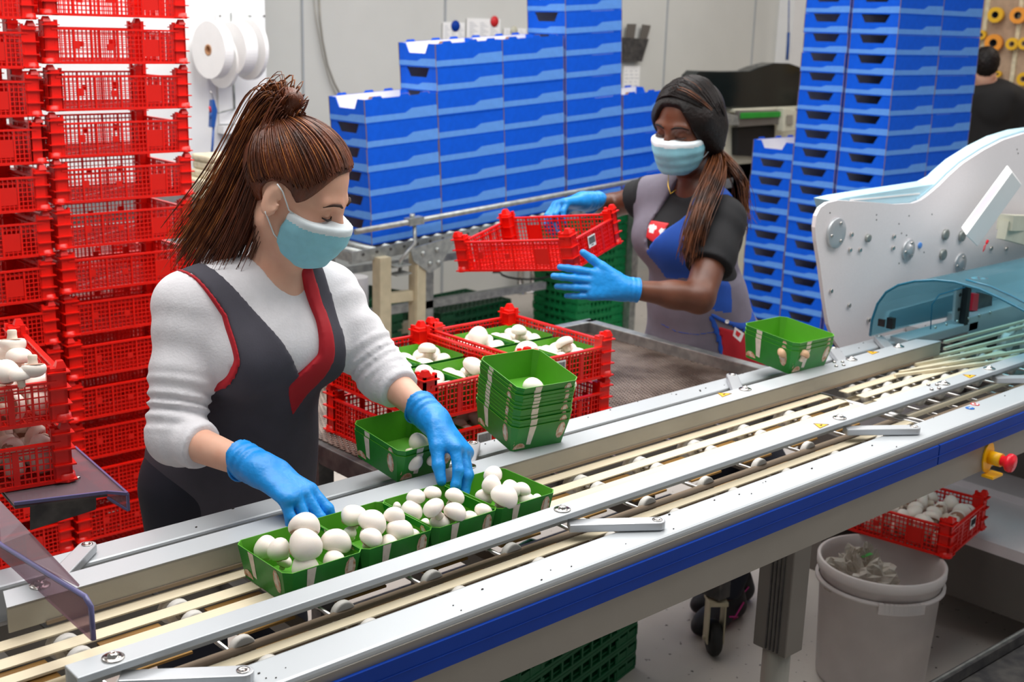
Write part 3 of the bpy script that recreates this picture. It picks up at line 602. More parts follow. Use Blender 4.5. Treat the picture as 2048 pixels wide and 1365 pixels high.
for (px, py, r, z, lb) in ((25, 688, 24, 1.17, 'mushroom with its stem up on top of the heap'), (38, 715, 25, 1.15, 'round mushroom near the far rim'), (12, 745, 26, 1.14, 'broken mushroom at the picture edge'), (66, 738, 24, 1.15, 'upside-down mushroom showing its folded cap'), (40, 752, 20, 1.14, 'white stem piece between the caps'), (8, 700, 22, 1.15, 'mushroom cut by the picture edge')):
    cap(px, py, r, r, z, lb+' of the upper left crate', 'mushrooms on top of the upper left crate', ox=0, oy=0, sc=1, up=nrm(V(-.1, -.2, -1)) if 'up' in lb.split('-')[0][:40] and 'stem up' in lb or 'upside' in lb else None)
loose(3.18, 1.746, .372, math.radians(-81), 6, 5, 2, 'bucket-top crate', 'mushrooms in the bucket-top crate', 13, .026)
# ---------------------------------------------------------------- blue cardboard boxes
def box_meshes(L, Wd, h):
    t = .004; a, b = L/2, Wd/2
    m = MB(); m.b2((-a, -b, 0), (a, b, .004)); body = None
    m.mi(1).b2((-a+t, -b+t, .004), (a-t, b-t, .0045)).mi(0)
    m.b2((-a, -b, .004), (a, -b+t, h-.001)); m.b2((-a, b-t, .004), (a, b, h-.001))
    m.mi(1).b2((-a+t, -b+t, .004), (a-t, -b+t+.0004, h-.002)).b2((-a+t, b-t-.0004, .004), (a-t, b-t, h-.002)).mi(0)
    for s in (-1, 1):   # ends with a trapezoid cut-out
        x = s*(a-t/2) - t/2
        def pl(p): m.prism(p, (t, 0, 0), (x, 0, 0), (0, 1, 0), (0, 0, 1))
        c0, c1, zc = b*.62, b*.44, h*.58
        pl([(-b, .004), (b, .004), (b, zc), (-b, zc)]); pl([(-b, zc), (-c1, zc), (-c0, h-.001), (-b, h-.001)]); pl([(c1, zc), (b, zc), (b, h-.001), (c0, h-.001)])
    tray = m.mesh('box_tray', ['blue_card', 'white_card'])
    # printed lighter band (flat print on the walls) and exposed brown edges
    m = MB(); e = .0006
    for s in (-1, 1):
        y = s*(b+e); P = lambda u, z: (u*-s, y, z)
        m.add([P(-a, .006), P(a, .006), P(a, h*.60 if 0 else h*.30), P(.03, h*.30), P(-.01, h*.47), P(-a, h*.50)] if s > 0 else [P(-a, .006), P(a, .006), P(a, h*.50), P(.055, h*.47), P(.018, h*.30), P(-a, h*.30)], [(0, 1, 2, 3, 4, 5)])
        x = s*(a+e); Q = lambda v, z: (x, v, z)
        m.add([Q(-b, .006), Q(b, .006), Q(b, h*.26), Q(0, h*.26), Q(-.03, h*.36), Q(-b, h*.38)], [(0, 1, 2, 3, 4, 5)])
    m.mi(1)
    for sx in (-1, 1):
        for sy in (-1, 1): m.box((sx*(a), sy*(b), h/2), (.0022, .0022, h-.002))
    band = m.mesh('printed_band', ['light_blue_card', 'card_core'])
    tab = MB().prism([(-.028, 0), (.028, 0), (.02, .010), (-.02, .010)], (0, .003, 0), (0, 0, h-.001), (1, 0, 0), (0, 0, 1)).mesh('rim_tab', 'blue_card')
    kt = MB().prism([(-.024, 0), (.024, 0), (.017, .010), (-.017, .010)], (0, .003, 0), (0, 0, h-.001), (1, 0, 0), (0, 0, 1)).mesh('inner_flap', 'kraft')
    kt2 = MB().b2((-a+.03, -b+.05, h-.03), (-a+.055, -b+.054, h+.006)).mesh('inner_flap', 'kraft')
    T = Matrix.Translation
    tabs = [('rim_tab', tab, T((u, y, 0))) for y in (-b, b-.003) for u in (-.13, .02, .13)]+[('inner_flap', kt, T((u, -b+.006, 0)), 'bare brown cardboard flap') for u in (-.15, .03, .14)]
    return tray, band, tabs
BOXA = box_meshes(.398, .275, .107); BOXB = box_meshes(.398, .262, .097)
def bbox_(M, label, group, B, top=False):
    t = thing('cardboard_box', None, label, 'box', group, M=M)
    kids(t, [('box_tray', B[0]), ('printed_band', B[1], None, 'lighter blue printed band')]+(B[2] if top else []))
INC = math.radians(3.6)
RT = Matrix.Translation((3.123, 4.4, .835)) @ Matrix.Rotation(-INC, 4, 'Y')
cols = [('leftmost column', 0, 6), ('second column', .4, 8), ('third column', .8, 8), ('tallest column', 1.213, 10), ('fifth column', 1.62, 5)]
for cn, s, n in cols:
    for i in range(n):
        M = RT @ Matrix.Translation((s+.2+(rng.rand()-.5)*.004, .145+(rng.rand()-.5)*.004, i*.107))
        bbox_(M, 'blue cardboard box, %s, %s on the roller table' % (nth(n-1-i, n), cn), 'blue boxes on the roller table', BOXA, i == n-1)
px0, py0 = 5.40, 3.27; pz = .155
for cn, dx, dy, n in (('corner column', 0, 0, 20), ('rightmost column', .4, 0, 20), ('middle handle-hole column', 0, .267, 20), ('low left column', 0, .534, 11)):
    for i in range(n):
        if i < 4 and dx > 0: continue
        M = Matrix.Translation((px0+.2+dx+(rng.rand()-.5)*.005, py0+.132+dy+(.01 if dy else 0)+(rng.rand()-.5)*.004, pz+(.02 if n == 11 else 0)+i*.0972)) @ Matrix.Rotation(math.radians(0), 4, 'Z')
        bbox_(M, 'blue cardboard box, %s, %s of the pallet stacks' % (nth(n-1-i, n), cn), 'blue boxes on the pallet', BOXB, i == n-1)
pl = thing('wooden_pallet', (5.8, 3.7, 0), 'rough wooden pallet under the tall blue box stacks', 'pallet')
for i in range(8): part(MB().b2((5.22, 3.10+i*.155, .125), (6.5, 3.235+i*.155, .150)), 'plank', 'wood', pl, bevel=.002)
for x in (5.24, 5.8, 6.38):
    part(MB().b2((x, 3.1, .103), (x+.1, 4.32, .124)), 'plank', 'wood', pl)
    for y in (3.1, 3.65, 4.2): part(MB().b2((x, y, .02), (x+.1, y+.12, .102)), 'block', 'wood', pl)
    part(MB().b2((x, 3.1, 0), (x+.1, 4.32, .02)), 'plank', 'wood', pl)
# ---------------------------------------------------------------- roller table
rt = thing('roller_table', (3.1, 4.4, 0), 'galvanised gravity roller table carrying the blue boxes', 'roller table')
def rl(m_, name, mt, **k):
    o = put(m_.mesh(name, mt), name, rt, world=False); o.matrix_local = Matrix.Translation(-rt.location) @ RT; return o
rl(MB().b2((-.14, -.035, -.055), (2.5, -.030, -.003)).b2((-.14, -.030, -.058), (2.5, -.005, -.054)).b2((-.14, .40, -.055), (2.5, .405, -.003)), 'side_rail', 'galva')
rl(MB().b2((-.14, -.030, -.05), (-.136, .40, -.004)), 'end_plate', 'galva')
ROLL = MB().cyl((0, -.028, 0), (0, .398, 0), .019, 14).mi(1).cyl((0, -.039, .001), (0, -.034, .001), .007, 8).mesh('roller', ['galva', 'table_dark'])
for i in range(34):
    o = put(ROLL, 'roller', rt, world=False); o.matrix_local = Matrix.Translation(-rt.location) @ RT @ Matrix.Translation((-.08+.075*i, 0, -.0225))
rl(MB().tube([(-.16, -.10, .10), (2.4, -.10, .10)], .0125, 14), 'guide_rod', 'galva')
rl(MB().tube([(.16, -.10, .10), (.16, -.10, .0), (.12, -.10, -.03), (.09, -.08, -.07), (.09, -.07, -.12)], .009, 10).b2((.12, -.122, .085), (.2, -.078, .118)).cyl((.15, -.10, .11), (.15, -.10, .135), .012, 10), 'rod_clamp', 'galva')
rl(MB().mi(0).b2((.05, -.105, -.095), (.13, -.035, -.09)).b2((.05, -.105, -.135), (.13, -.035, -.13)), 'clamp_bracket', 'galva')
gx = [V(3.15, 4.31, 0), V(3.32, 4.30, 0)]
part(MB().b2((3.105, 4.32, .03), (3.165, 4.38, .79)), 'leg', 'galva_cream', rt); part(MB().b2((3.285, 4.30, .03), (3.345, 4.35, .80)).b2((3.29, 4.294, .03), (3.30, 4.30, .78)), 'leg', 'galva_cream', rt)
part(MB().prism([(-.04, .08), (.20, .1), (.2, .06), (.13, -.03), (.07, -.05), (-.02, .02)], (0, -.006, 0), (3.29, 4.298, .745), (1, 0, .06), (0, 0, 1)), 'gusset_plate', 'galva', rt)
for dx, dz in ((.03, .05), (.07, .0), (.12, .0), (.11, .06)): part(MB().lathe([(.011, 0), (.011, .008), (0, .009)], (3.29+dx, 4.292, .745+dz), (0, -1, 0), n=8), 'bolt', 'galva', rt)
part(MB().bar((3.13, 4.35, .60), (3.31, 4.33, .60), .04, .045), 'brace', 'galva_cream', rt)
for x, y in ((3.15, 4.82), (5.3, 4.31), (5.3, 4.82), (3.75, 4.82)): part(MB().b2((x, y, .0), (x+.05, y+.05, .82)), 'leg', 'galva', rt)
part(MB().b2((3.15, 4.82, .38), (4.6, 4.86, .42)), 'stretcher', 'galva', rt)
# white support table further behind
bt = thing('steel_workbench', (3.9, 5.3, 0), 'low steel bench with round feet standing behind the roller table', 'bench')
part(MB().b2((2.4, 5.05, .56), (5.4, 5.5, .60)), 'bench_top', 'galva', bt)
for px, py in ((1040, 586), (1065, 584)):
    p = Z(px, py, 0); part(MB().cyl(p+V(0, 0, .03), p+V(0, 0, .60), .022, 12).lathe([(.055, 0), (.05, .02), (.025, .035), (0, .035)], p, n=14), 'leg', 'steel', bt)
part(MB().b2((3.9, 5.1, .0), (3.96, 5.16, .56)), 'leg', 'table_dark', bt); part(MB().b2((3.0, 5.1, 0), (3.06, 5.16, .56)), 'leg', 'table_dark', bt); part(MB().b2((3.0, 5.1, .18), (3.96, 5.14, .24)), 'stretcher', 'galva_cream', bt)
part(MB().cyl((3.42, 4.98, .25), (3.42, 4.98, .56), .07, 18).cyl((3.42, 4.98, .05), (3.42, 4.98, .25), .012, 8), 'air_cylinder', 'white_card', bt)
cb = thing('cable_loop', (5.6, 5.9, .3), 'thin black cable hanging in a loop behind the held crate', 'cable')
part(MB().tube([D(985, 545, 7)+V(0, 0, .0)]+[D(1055+55*math.cos(a), 545+14*math.sin(a), 7) for a in np.linspace(math.pi, 0, 9)], .006, 6), 'loop', 'black', cb)
# ---------------------------------------------------------------- green folded crates
def green_meshes(L, Wd, h):
    m = MB(); a, b = L/2, Wd/2
    for s in (-1, 1):
        m.b2((-a, s*b-.004, 0), (a, s*b+.004, .008)); m.b2((-a, s*b-.004, h-.010), (a, s*b+.004, h-.001))
        for i in range(13): x = -a+L*i/12; m.b2((x-.004, s*b-.003, .008), (x+.004, s*b+.003, h-.01))
        m.b2((-a, s*b-.002, .008), (-a+.11, s*b+.002, h-.02)); m.b2((a-.11, s*b-.002, .008), (a, s*b+.002, h-.02))
        m.b2((s*a-.004, -b, 0), (s*a+.004, b, .008)); m.b2((s*a-.004, -b, h-.010), (s*a+.004, b, h-.001))
        for i in range(9): y = -b+Wd*i/8; m.b2((s*a-.003, y-.004, .008), (s*a+.003, y+.004, h-.01))
        m.b2((s*a-.002, -b, .008), (s*a+.002, -b+.09, h-.018)); m.b2((s*a-.002, b-.09, .008), (s*a+.002, b, h-.018))
    fr = m
    g = MB(); g.b2((-a+.004, -b+.004, .010), (a-.004, b-.004, .016))
    for i in range(16): x = -a+.01+(L-.02)*i/15; g.b2((x-.004, -b+.004, h-.02), (x+.004, b-.004, h-.006))
    for i in range(11): y = -b+.01+(Wd-.02)*i/10; g.b2((-a+.004, y-.004, h-.022), (a-.004, y+.004, h-.008))
    return fr, g
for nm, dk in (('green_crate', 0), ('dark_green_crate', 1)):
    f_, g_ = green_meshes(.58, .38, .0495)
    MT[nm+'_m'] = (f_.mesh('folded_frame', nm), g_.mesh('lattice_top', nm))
f_, g_ = green_meshes(.40, .37, .0495); MT['small_m'] = (f_.mesh('folded_frame', 'green_crate'), g_.mesh('lattice_top', 'green_crate'))
def gcrate(x, y, z, rz, label, group, dk=0):
    t = thing('folded_crate', (x, y, z), label, 'crate', group, rz); fr, g = MT[('green_crate_m', 'dark_green_crate_m', 'small_m')[dk]]
    kids(t, [('folded_frame', fr), ('lattice_top', g)])
for i in range(16): gcrate(5.11+.012*rng.rand(), 5.06+.01*rng.rand(), .05*i, .0, 'green folded crate, %s in the stack behind the mesh table' % nth(15-i, 16), 'green crates stacked behind the mesh table', 2)
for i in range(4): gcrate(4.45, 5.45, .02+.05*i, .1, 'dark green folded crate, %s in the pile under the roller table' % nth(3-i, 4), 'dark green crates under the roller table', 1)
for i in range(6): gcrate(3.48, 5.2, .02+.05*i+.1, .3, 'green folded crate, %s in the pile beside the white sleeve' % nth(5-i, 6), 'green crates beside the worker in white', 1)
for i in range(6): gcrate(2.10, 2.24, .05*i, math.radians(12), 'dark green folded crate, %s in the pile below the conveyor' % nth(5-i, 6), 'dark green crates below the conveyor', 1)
# ---------------------------------------------------------------- packing machine
pm = thing('packing_machine', (3.7, 2.0, 0), 'white packing machine with rounded side panel and teal hood at the right', 'machine')
YP = 1.985
outl = [(1700, 760), (1690, 712), (1668, 680), (1657, 650), (1649, 600), (1640, 530), (1632, 480), (1630, 455), (1633, 432), (1641, 416), (1655, 406), (1676, 401), (1733, 404), (1790, 409), (1826, 407), (1842, 401), (1856, 391), (1878, 372), (1900, 350), (1926, 327), (1968, 300), (2007, 280), (2048, 267), (2110, 258), (2190, 262), (2290, 300)]
op = [Yp(x, y, YP) for x, y in outl]; end = V(op[-1][0], YP, .5); op += [end, V(op[0][0], YP, .5)]
part(MB().pts(op, (0, .012, 0)), 'side_panel', 'machine_white', pm)
cen = V(3.9, YP, 1.0); rim = [p for (x, y), p in zip(outl, op) if x >= 1842]
part(MB().pts([cen+(p-cen)*1.016+V(0, .0125, 0) for p in rim]+[V(rim[-1][0], YP+.0125, 1.1), V(rim[0][0], YP+.0125, 1.1)], (0, .05, 0)), 'cover_rim', 'cover_blue', pm)
lid = [Yp(x, y, 2.0) for x, y in ((1664, 402), (1690, 396), (1740, 388), (1800, 379), (1870, 368), (1900, 352), (1900, 420), (1670, 425))]
part(MB().pts(lid, (.01, .07, 0)), 'lid', 'cover_blue', pm)
part(MB().pts([Yp(x, y, 1.998) for x, y in ((1700, 399), (1760, 394), (1840, 386), (1840, 389), (1760, 397), (1700, 402))], (0, .002, 0)), 'lid_seam', 'wall_white', pm)
part(MB().b2((3.42, 2.0, .3), (5.2, 2.05, 1.15)), 'inner_frame', 'machine_white', pm)
part(MB().b2((3.4, 2.15, 0), (5.2, 2.28, .62)).b2((3.35, 2.02, .45), (5.4, 2.28, .52)), 'base_frame', 'leg_grey', pm)
def disc(px, py, rpx, name='round_cover', m='arm_metal', th=.008, screws=0, Y=YP, steps=1):
    p = Yp(px, py, Y); r = rpx*dep_of(p)/FP
    b = MB().lathe([(r, 0), (r, th), (r*.94, th*1.15), (r*.55, th*1.2)]+([(r*.5, th*2), (r*.3, th*2.3)] if steps > 1 else [])+[(0, th*(2.3 if steps > 1 else 1.2))], p, (0, -1, 0), n=28)
    o = part(b, name, m, pm)
    for k in range(screws):
        a = 2*math.pi*k/screws+1.2; q = p+V(r*.68*math.cos(a), -th*1.2, r*.68*math.sin(a))
        part(MB().lathe([(.005, 0), (.005, .003), (.002, .0035), (0, .002)], q, (0, -1, 0), n=8), 'screw', 'steel', o)
disc(1670, 466, 31, screws=3); disc(1815, 500, 22, screws=3, steps=2, th=.006); disc(1919, 528, 22, screws=3, steps=2, th=.005)
for a in ((1734, 476, 8), (1889, 469, 11), (1922, 472, 11), (1884, 509, 11)): disc(*a, name='push_knob', m='galva', th=.008)
disc(1839, 491, 6, name='blue_plug', m='light_blue_card', th=.004)
for (x, y) in ((1702, 469), (1699, 500), (1719, 500), (1787, 473), (1785, 496), (1661, 582), (1697, 611), (1736, 640), (1981, 497), (2011, 498)): disc(x, y, 4.6, name='panel_screw', m='steel', th=.005)
for (x, y) in ((1660, 426), (1753, 430), (1753, 440), (1798, 448), (1818, 432), (1864, 429), (1803, 467), (1813, 471), (1848, 505), (1798, 527), (2034, 299), (2036, 307)): disc(x, y, 1.6, name='panel_hole', m='dark_gap', th=.0006)
# screen unit
def sp_(px, py, Y): return Yp(px, py, Y)
a, b, c, d = sp_(1926, 455, 1.84), sp_(2014, 330, 1.84), sp_(2120, 385, 1.80), sp_(2040, 510, 1.80)
f0, f1 = sp_(2014, 330, 1.84), sp_(1922, 455, 1.84)
q0, q1 = sp_(2024, 344, 1.80), sp_(1932, 471, 1.80)
th_ = V(.17, .06, -.03)
s1 = sp_(1962, 506, 1.80)
so_ = part(MB().pts([f1, f0, q0, q1], (.12, .02, -.05)), 'screen_housing', 'wall_white', pm, bevel=.003)
part(MB().pts([f1+V(-.001, 0, 0)+(f0-f1)*.12+(q1-f1)*.15, f1+(f0-f1)*.92+(q1-f1)*.15-V(.001, 0, 0), f1+(f0-f1)*.92+(q1-f1)*.85-V(.001, 0, 0), f1+(f0-f1)*.12+(q1-f1)*.85-V(.001, 0, 0)], (-.0015, -.001, .0005)), 'touch_screen', 'screen', so_)
part(MB().bar(sp_(2010, 445, 1.86), V(4.4, 1.95, 1.16), .05, .05).bar(sp_(2005, 460, 1.86), V(4.3, 1.9, 1.1), .03, .06), 'support_arm', 'cream_plastic', pm)
part(MB().tube([sp_(1972, 488, 1.79), sp_(1969, 500, 1.79), sp_(1966, 504, 1.79), sp_(1968, 493, 1.79), sp_(1976, 486, 1.79)], .0012, 5).bar(sp_(1973, 487, 1.79), sp_(1976, 481, 1.79), .006), 'stylus_cord', 'red_button', pm)
# teal hood: an arch spanning the conveyor
XH = 3.12
hp = [(1740, 672), (1744, 640), (1755, 608), (1772, 585), (1796, 571), (1830, 563), (1870, 561), (1910, 565), (1960, 579), (2000, 597), (2048, 622), (2090, 650), (2115, 690)]
hq = [Xp(x, y, XH) for x, y in hp]
def arch(off, lenx, th):
    m = MB(); n = len(hq); vs = []
    for dx in (0, lenx):
        for k, p in enumerate(hq):
            nn = V(0, 0, 1) if 4 < k < 10 else (V(0, .7, .7) if k <= 4 else V(0, -.7, .7))
            vs.append(p+V(off+dx, 0, (0 if not dx else .0))+nn*0); 
    for dx in (0, lenx):
        for k, p in enumerate(hq):
            nn = nrm(V(0, (p[1]-1.65)*1.2, .12)); vs.append(p+V(off+dx, 0, 0)-nn*th)
    f = []
    for k in range(n-1): f += [(k, k+1, n+k+1, n+k), (2*n+k+1, 2*n+k, 3*n+k, 3*n+k+1), (k+1, k, 2*n+k, 2*n+k+1), (n+k, n+k+1, 3*n+k+1, 3*n+k)]
    return m.add(vs, f, True)
part(arch(0, 1.5, .004), 'hood', 'hood_teal', pm)
part(MB().tube(hq, .0038, 8), 'hood_rim', 'hood_edge', pm)
part(MB().tube([p+V(.06, 0, 0) for p in hq[7:]], .003, 8), 'hood_rim', 'hood_edge', pm)
part(MB().tube([Yp(1861, 660, 1.83), Yp(1864, 610, 1.83), Yp(1878, 590, 1.83)]+[Yp(1930, 575, 1.80)], .002, 6), 'inner_seam', 'hood_edge', pm)
ns = Yp(1957, 560, 1.70); sm_ = MB().lathe([(.028, 0), (.028, .001), (.022, .001), (.022, 0)], Xp(1957, 560, 3.42)+V(0, 0, .004), (.0, .1, 1), n=24)
p_ = Xp(1957, 560, 3.42)+V(0, 0, .006); sm_.bar(p_+V(-.018, -.012, 0), p_+V(.018, .012, 0), .004, .001).mi(1).lathe([(.022, .0004), (0, .0004)], p_-V(0, 0, .002), n=20).mi(2).box(p_+V(0, 0, -.0005), (.022, .009, .0008))
part(sm_, 'safety_sticker', ['sticker_red', 'white_label', 'ink'], pm)
# machine inner rails, brackets, latch
part(MB().b2((3.20, 1.80, .905), (3.62, 1.86, .935)).b2((3.56, 1.80, .87), (5.0, 1.88, .955)), 'inner_beam', 'alu', pm, bevel=.003)
part(MB().pts([Yp(1775, 640, 1.90), Yp(1780, 625, 1.90), Yp(1912, 588, 1.90), Yp(1914, 632, 1.90), Yp(1790, 655, 1.90)], (0, .012, 0)), 'guide_plate', 'arm_metal', pm)
part(MB().pts([Yp(1913, 580, 1.82), Yp(1938, 575, 1.82), Yp(1928, 640, 1.82), Yp(1908, 643, 1.82)], (0, .008, 0)), 'slotted_bracket', 'arm_metal', pm)
for a_ in ((1920, 590), (1917, 619)): part(MB().lathe([(.006, 0), (.006, .002), (0, .002)], Yp(a_[0], a_[1], 1.8195), (0, -1, 0), n=12), 'slot_hole', 'dark_gap', pm)
part(MB().pts([Yp(1938, 572, 1.80), Yp(1944, 571, 1.80), Yp(1936, 650, 1.80), Yp(1928, 652, 1.80)], (0, .02, 0)), 'toothed_belt', 'black', pm)
part(MB().pts([Yp(1948, 588, 1.83), Yp(1958, 588, 1.83), Yp(1955, 622, 1.83), Yp(1943, 622, 1.83)], (0.0, .02, 0)), 'red_guard', 'red_button', pm)
part(MB().pts([Yp(1958, 585, 1.84), Yp(1985, 592, 1.84), Yp(1983, 626, 1.84), Yp(1943, 622, 1.84)], (0.0, .01, 0)), 'motor_plate', 'table_dark', pm)
part(MB().b2(Yp(1755, 652, 1.86), Yp(1771, 640, 1.84)).b2(Yp(1778, 655, 1.86), Yp(1786, 638, 1.84)), 'hood_latch', 'black', pm)
for k in range(6): disc(1870+k*22, 655-k*6, 3, name='screw', m='steel', th=.003, Y=1.80)
for i in range(7):
    for j in range(4): part(MB().tube([(3.62+.10*i+.03*j, 1.72-.06*j+.02*i, .885), (3.62+.10*i+.03*j, 1.69-.06*j+.02*i, .885)], .028, 14), 'guide_pulley', 'wheel_white', pm)
part(MB().b2((3.45, 1.40, .80), (5.0, 1.80, .83)), 'inner_tray', 'leg_grey', pm)
part(MB().b2((3.5, 1.87, .83), (5.0, 1.98, .90)), 'rear_ledge', 'alu', pm)
# white base cabinet low right and machine foot rail
lb = thing('machine_base', (3.9, 1.6, 0), 'pale sheet metal base with a kick plate at the lower right', 'machine base')
part(MB().b2((3.36, 1.36, .12), (3.52, 1.90, .30)), 'base_side', 'leg_grey', lb)
part(MB().b2((3.36, .9, .30), (5.4, 2.0, .335)).b2((3.72, .9, .335), (5.4, 2.0, .36)), 'base_top', 'machine_white', lb)
part(MB().b2((3.60, .9, 0), (5.4, 2.0, .08)).b2((3.5, 1.0, .08), (5.4, 2.0, .30)), 'kick_plate', 'floor_ledge', lb)
part(MB().b2((3.9, 1.3, .36), (5.2, 1.95, .76)), 'inner_housing', 'leg_grey', lb)
fr = thing('floor_frame', (3, 1.3, 0), 'dark metal frame bar crossing the bottom right corner', 'frame')
p0, p1 = Z(1840, 1392, .2), Z(2110, 1236, .2)
part(MB().bar(p0, p1+(p1-p0)*.3, .02, .03).bar(p0-V(0, .12, .03), p1+(p1-p0)*.3-V(0, .12, .03), .24, .02), 'frame_bar', 'table_dark', fr)
part(MB().bar(p0+V(0, 0, .017), p1+(p1-p0)*.3+V(0, 0, .017), .006, .004), 'worn_edge', 'galva', fr)
part(MB().b2(p1-V(.02, .3, .2), p1+V(.02, -.26, -.03)).b2(p0-V(.02, .3, .2), p0+V(.02, -.26, -.03)), 'frame_foot', 'table_dark', fr)
# ---------------------------------------------------------------- bucket with bag
bk = thing('bucket', (2.93, 1.63, 0), 'tall white plastic bucket under the conveyor', 'bucket')
bkc = (2.925, 1.65, 0)
part(MB().lathe([(0, .001), (.150, .001), (.153, .01), (.168, .335), (.176, .336), (.178, .345), (.178, .366), (.172, .369), (.168, .366), (.165, .34), (.150, .012), (0, .010)], bkc, n=48), 'bucket_body', 'bucket_white', bk)
part(MB().lathe([(.170, .30), (.179, .302), (.179, .310), (.170, .312)], bkc, n=48), 'rim_ring', 'bucket_white', bk)
m = MB()
for a0 in np.linspace(-2.55, -1.95, 10): m.box(V(*bkc)+V(.182*math.cos(a0), .182*math.sin(a0), .30), (.018, .012, .03), np.array([[-math.sin(a0), math.cos(a0), 0], [math.cos(a0), math.sin(a0), 0], [0, 0, 1]]).T)
part(m, 'bucket_handle', 'bucket_white', bk)
bg = thing('plastic_bag', (2.86, 1.64, .25), 'crumpled clear plastic bag stuffed in the top of the white bucket', 'bag')
m = MB(); nu, nv = 26, 16; vs = []
for i in range(nu):
    for j in range(nv+1):
        a, b = 2*math.pi*i/nu, math.pi*.52*j/nv; f = 1+.28*math.sin(3*a+2*b)*math.sin(5*b+a)+.22*rng.randn()*.5
        vs.append((2.875+.09*f*math.sin(b)*math.cos(a), 1.68+.085*f*math.sin(b)*math.sin(a), .30+.088*f*math.cos(b)))
m.add(vs, [(i*(nv+1)+j, ((i+1) % nu)*(nv+1)+j, ((i+1) % nu)*(nv+1)+j+1, i*(nv+1)+j+1) for i in range(nu) for j in range(nv)])
part(m, 'crumpled_film', 'bag_clear', bg)
part(MB().bar((2.84, 1.665, .392), (2.875, 1.655, .396), .012, .001), 'printed_tag', 'green_stripe', bg)
# ---------------------------------------------------------------- things on the walls
YW = 5.595
wp = thing('wall_board', (3.1, YW, 1.5), 'white board screwed to the wall holding the label rolls', 'board')
c0, c1 = Yp(430, 27, YW), Yp(531, 245, YW)
part(MB().b2((c0[0], YW-.012, c1[2]), (3.30, YW, c0[2])), 'board_panel', 'wall_white', wp)
for px, py in ((440, 32), (500, 33), (528, 32), (528, 140), (505, 200)): part(MB().lathe([(.005, 0), (.005, .003), (0, .003)], Yp(px, py, YW-.013), (0, -1, 0), n=8), 'screw', 'table_dark', wp)
def roll(px, py, r, t, lab, Y0):
    p = Yp(px, py, Y0); k = thing('label_roll', p, lab, 'roll', 'label rolls on the wall')
    part(MB().lathe([(r*.2, 0), (r, 0), (r, t), (r*.2, t), (r*.2, 0)], p, (-1, -.12, 0), n=48).flat(), 'wound_paper', 'paper', k)
    part(MB().lathe([(r*.2, -.001), (r*.2, t+.002), (r*.13, t+.002), (r*.13, -.001)], p, (-1, -.12, 0), n=20), 'cardboard_core', 'kraft', k)
roll(500, 98, .150, .02, 'biggest white label roll, rearmost of the pair at the board edge', YW-.14)
roll(484, 98, .128, .07, 'white label roll in front, hanging nearest the board edge', YW-.17)
roll(434, 100, .135, .05, 'left white label roll, half hidden by the red crates', YW-.16)
roll(448, 122, .13, .02, 'low white label roll behind the left one', YW-.11)
rk = thing('roll_hanger', Yp(466, 85, YW), 'thin metal hanger rod between the label rolls', 'hanger')
part(MB().tube([Yp(462, 25, YW-.015), Yp(462, 60, YW-.015), Yp(472, 88, YW-.18), Yp(484, 92, YW-.2)], .004, 6).tube([Yp(498, 30, YW-.015), Yp(499, 45, YW-.015)], .004, 6), 'rod', 'galva', rk)
part(MB().tube([Yp(472, 78, YW-.17), Yp(472, 84, YW-.18)], .008, 8), 'red_tip', 'sticker_red', rk)
rk2 = thing('wall_hook', Yp(468, 190, YW), 'empty steel hook strip low on the white wall board', 'hook')
part(MB().tube([Yp(467, 160, YW-.014), Yp(469, 218, YW-.014)], .006, 6).tube([Yp(469, 218, YW-.014), Yp(436, 226, YW-.2)], .004, 6), 'strip', 'galva', rk2)
ag = thing('air_gun', Yp(426, 230, YW-.25), 'blue air blow gun hanging by its hose on the left wall', 'air gun')
part(MB().pts([Yp(425, 200, YW-.25), Yp(429, 200, YW-.25), Yp(435, 222, YW-.25), Yp(430, 255, YW-.25), Yp(423, 255, YW-.25), Yp(424, 225, YW-.25)], (0, .03, 0)), 'grip', 'hose_blue', ag)
part(MB().tube([Yp(427, 201, YW-.24), Yp(424, 188, YW-.24), Yp(420, 182, YW-.24)], .003, 6), 'nozzle', 'steel', ag)
part(MB().tube([Yp(427, 255, YW-.24), Yp(425, 290, YW-.24), Yp(421, 335, YW-.24)], .006, 8), 'hose', 'hose_blue', ag)
part(MB().tube([Yp(423, 225, YW-.25), Yp(420, 238, YW-.25)], .004, 6), 'trigger', 'hose_blue', ag); part(MB().tube([Yp(419, 214, YW-.26), Yp(421, 224, YW-.25)], .005, 6), 'red_valve', 'sticker_red', ag)
sk = thing('power_socket', Yp(478, 278, YW), 'white plug socket with a black cable by the ponytail', 'socket')
part(MB().b2(Yp(462, 290, YW-.03), Yp(486, 270, YW)), 'plug', 'white_card', sk); part(MB().tube([Yp(464, 286, YW-.03), Yp(458, 300, YW-.05), Yp(457, 335, YW-.06)], .005, 6), 'cord', 'black', sk)
ts = thing('wall_shelf', Yp(470, 250, YW), 'narrow white shelf box under the wall board', 'shelf'); part(MB().b2(Yp(447, 268, YW-.06), Yp(520, 248, YW)), 'shelf_box', 'wall_white', ts)
tt = thing('steel_table', (2.9, 5.1, 0), 'dark steel table behind the red crates with cream packs on it', 'table')
TZ = Yp(425, 392, 5.0)[2]
part(MB().b2((1.2, 4.75, TZ-.04), (2.95, 5.4, TZ)), 'table_top', 'table_dark', tt); part(MB().b2((1.2, 4.75, TZ-.12), (2.95, 4.78, TZ-.05)), 'apron_rail', 'galva', tt)
for x in (1.25, 2.88): part(MB().b2((x, 4.8, 0), (x+.05, 4.85, TZ-.04)), 'leg', 'table_dark', tt)
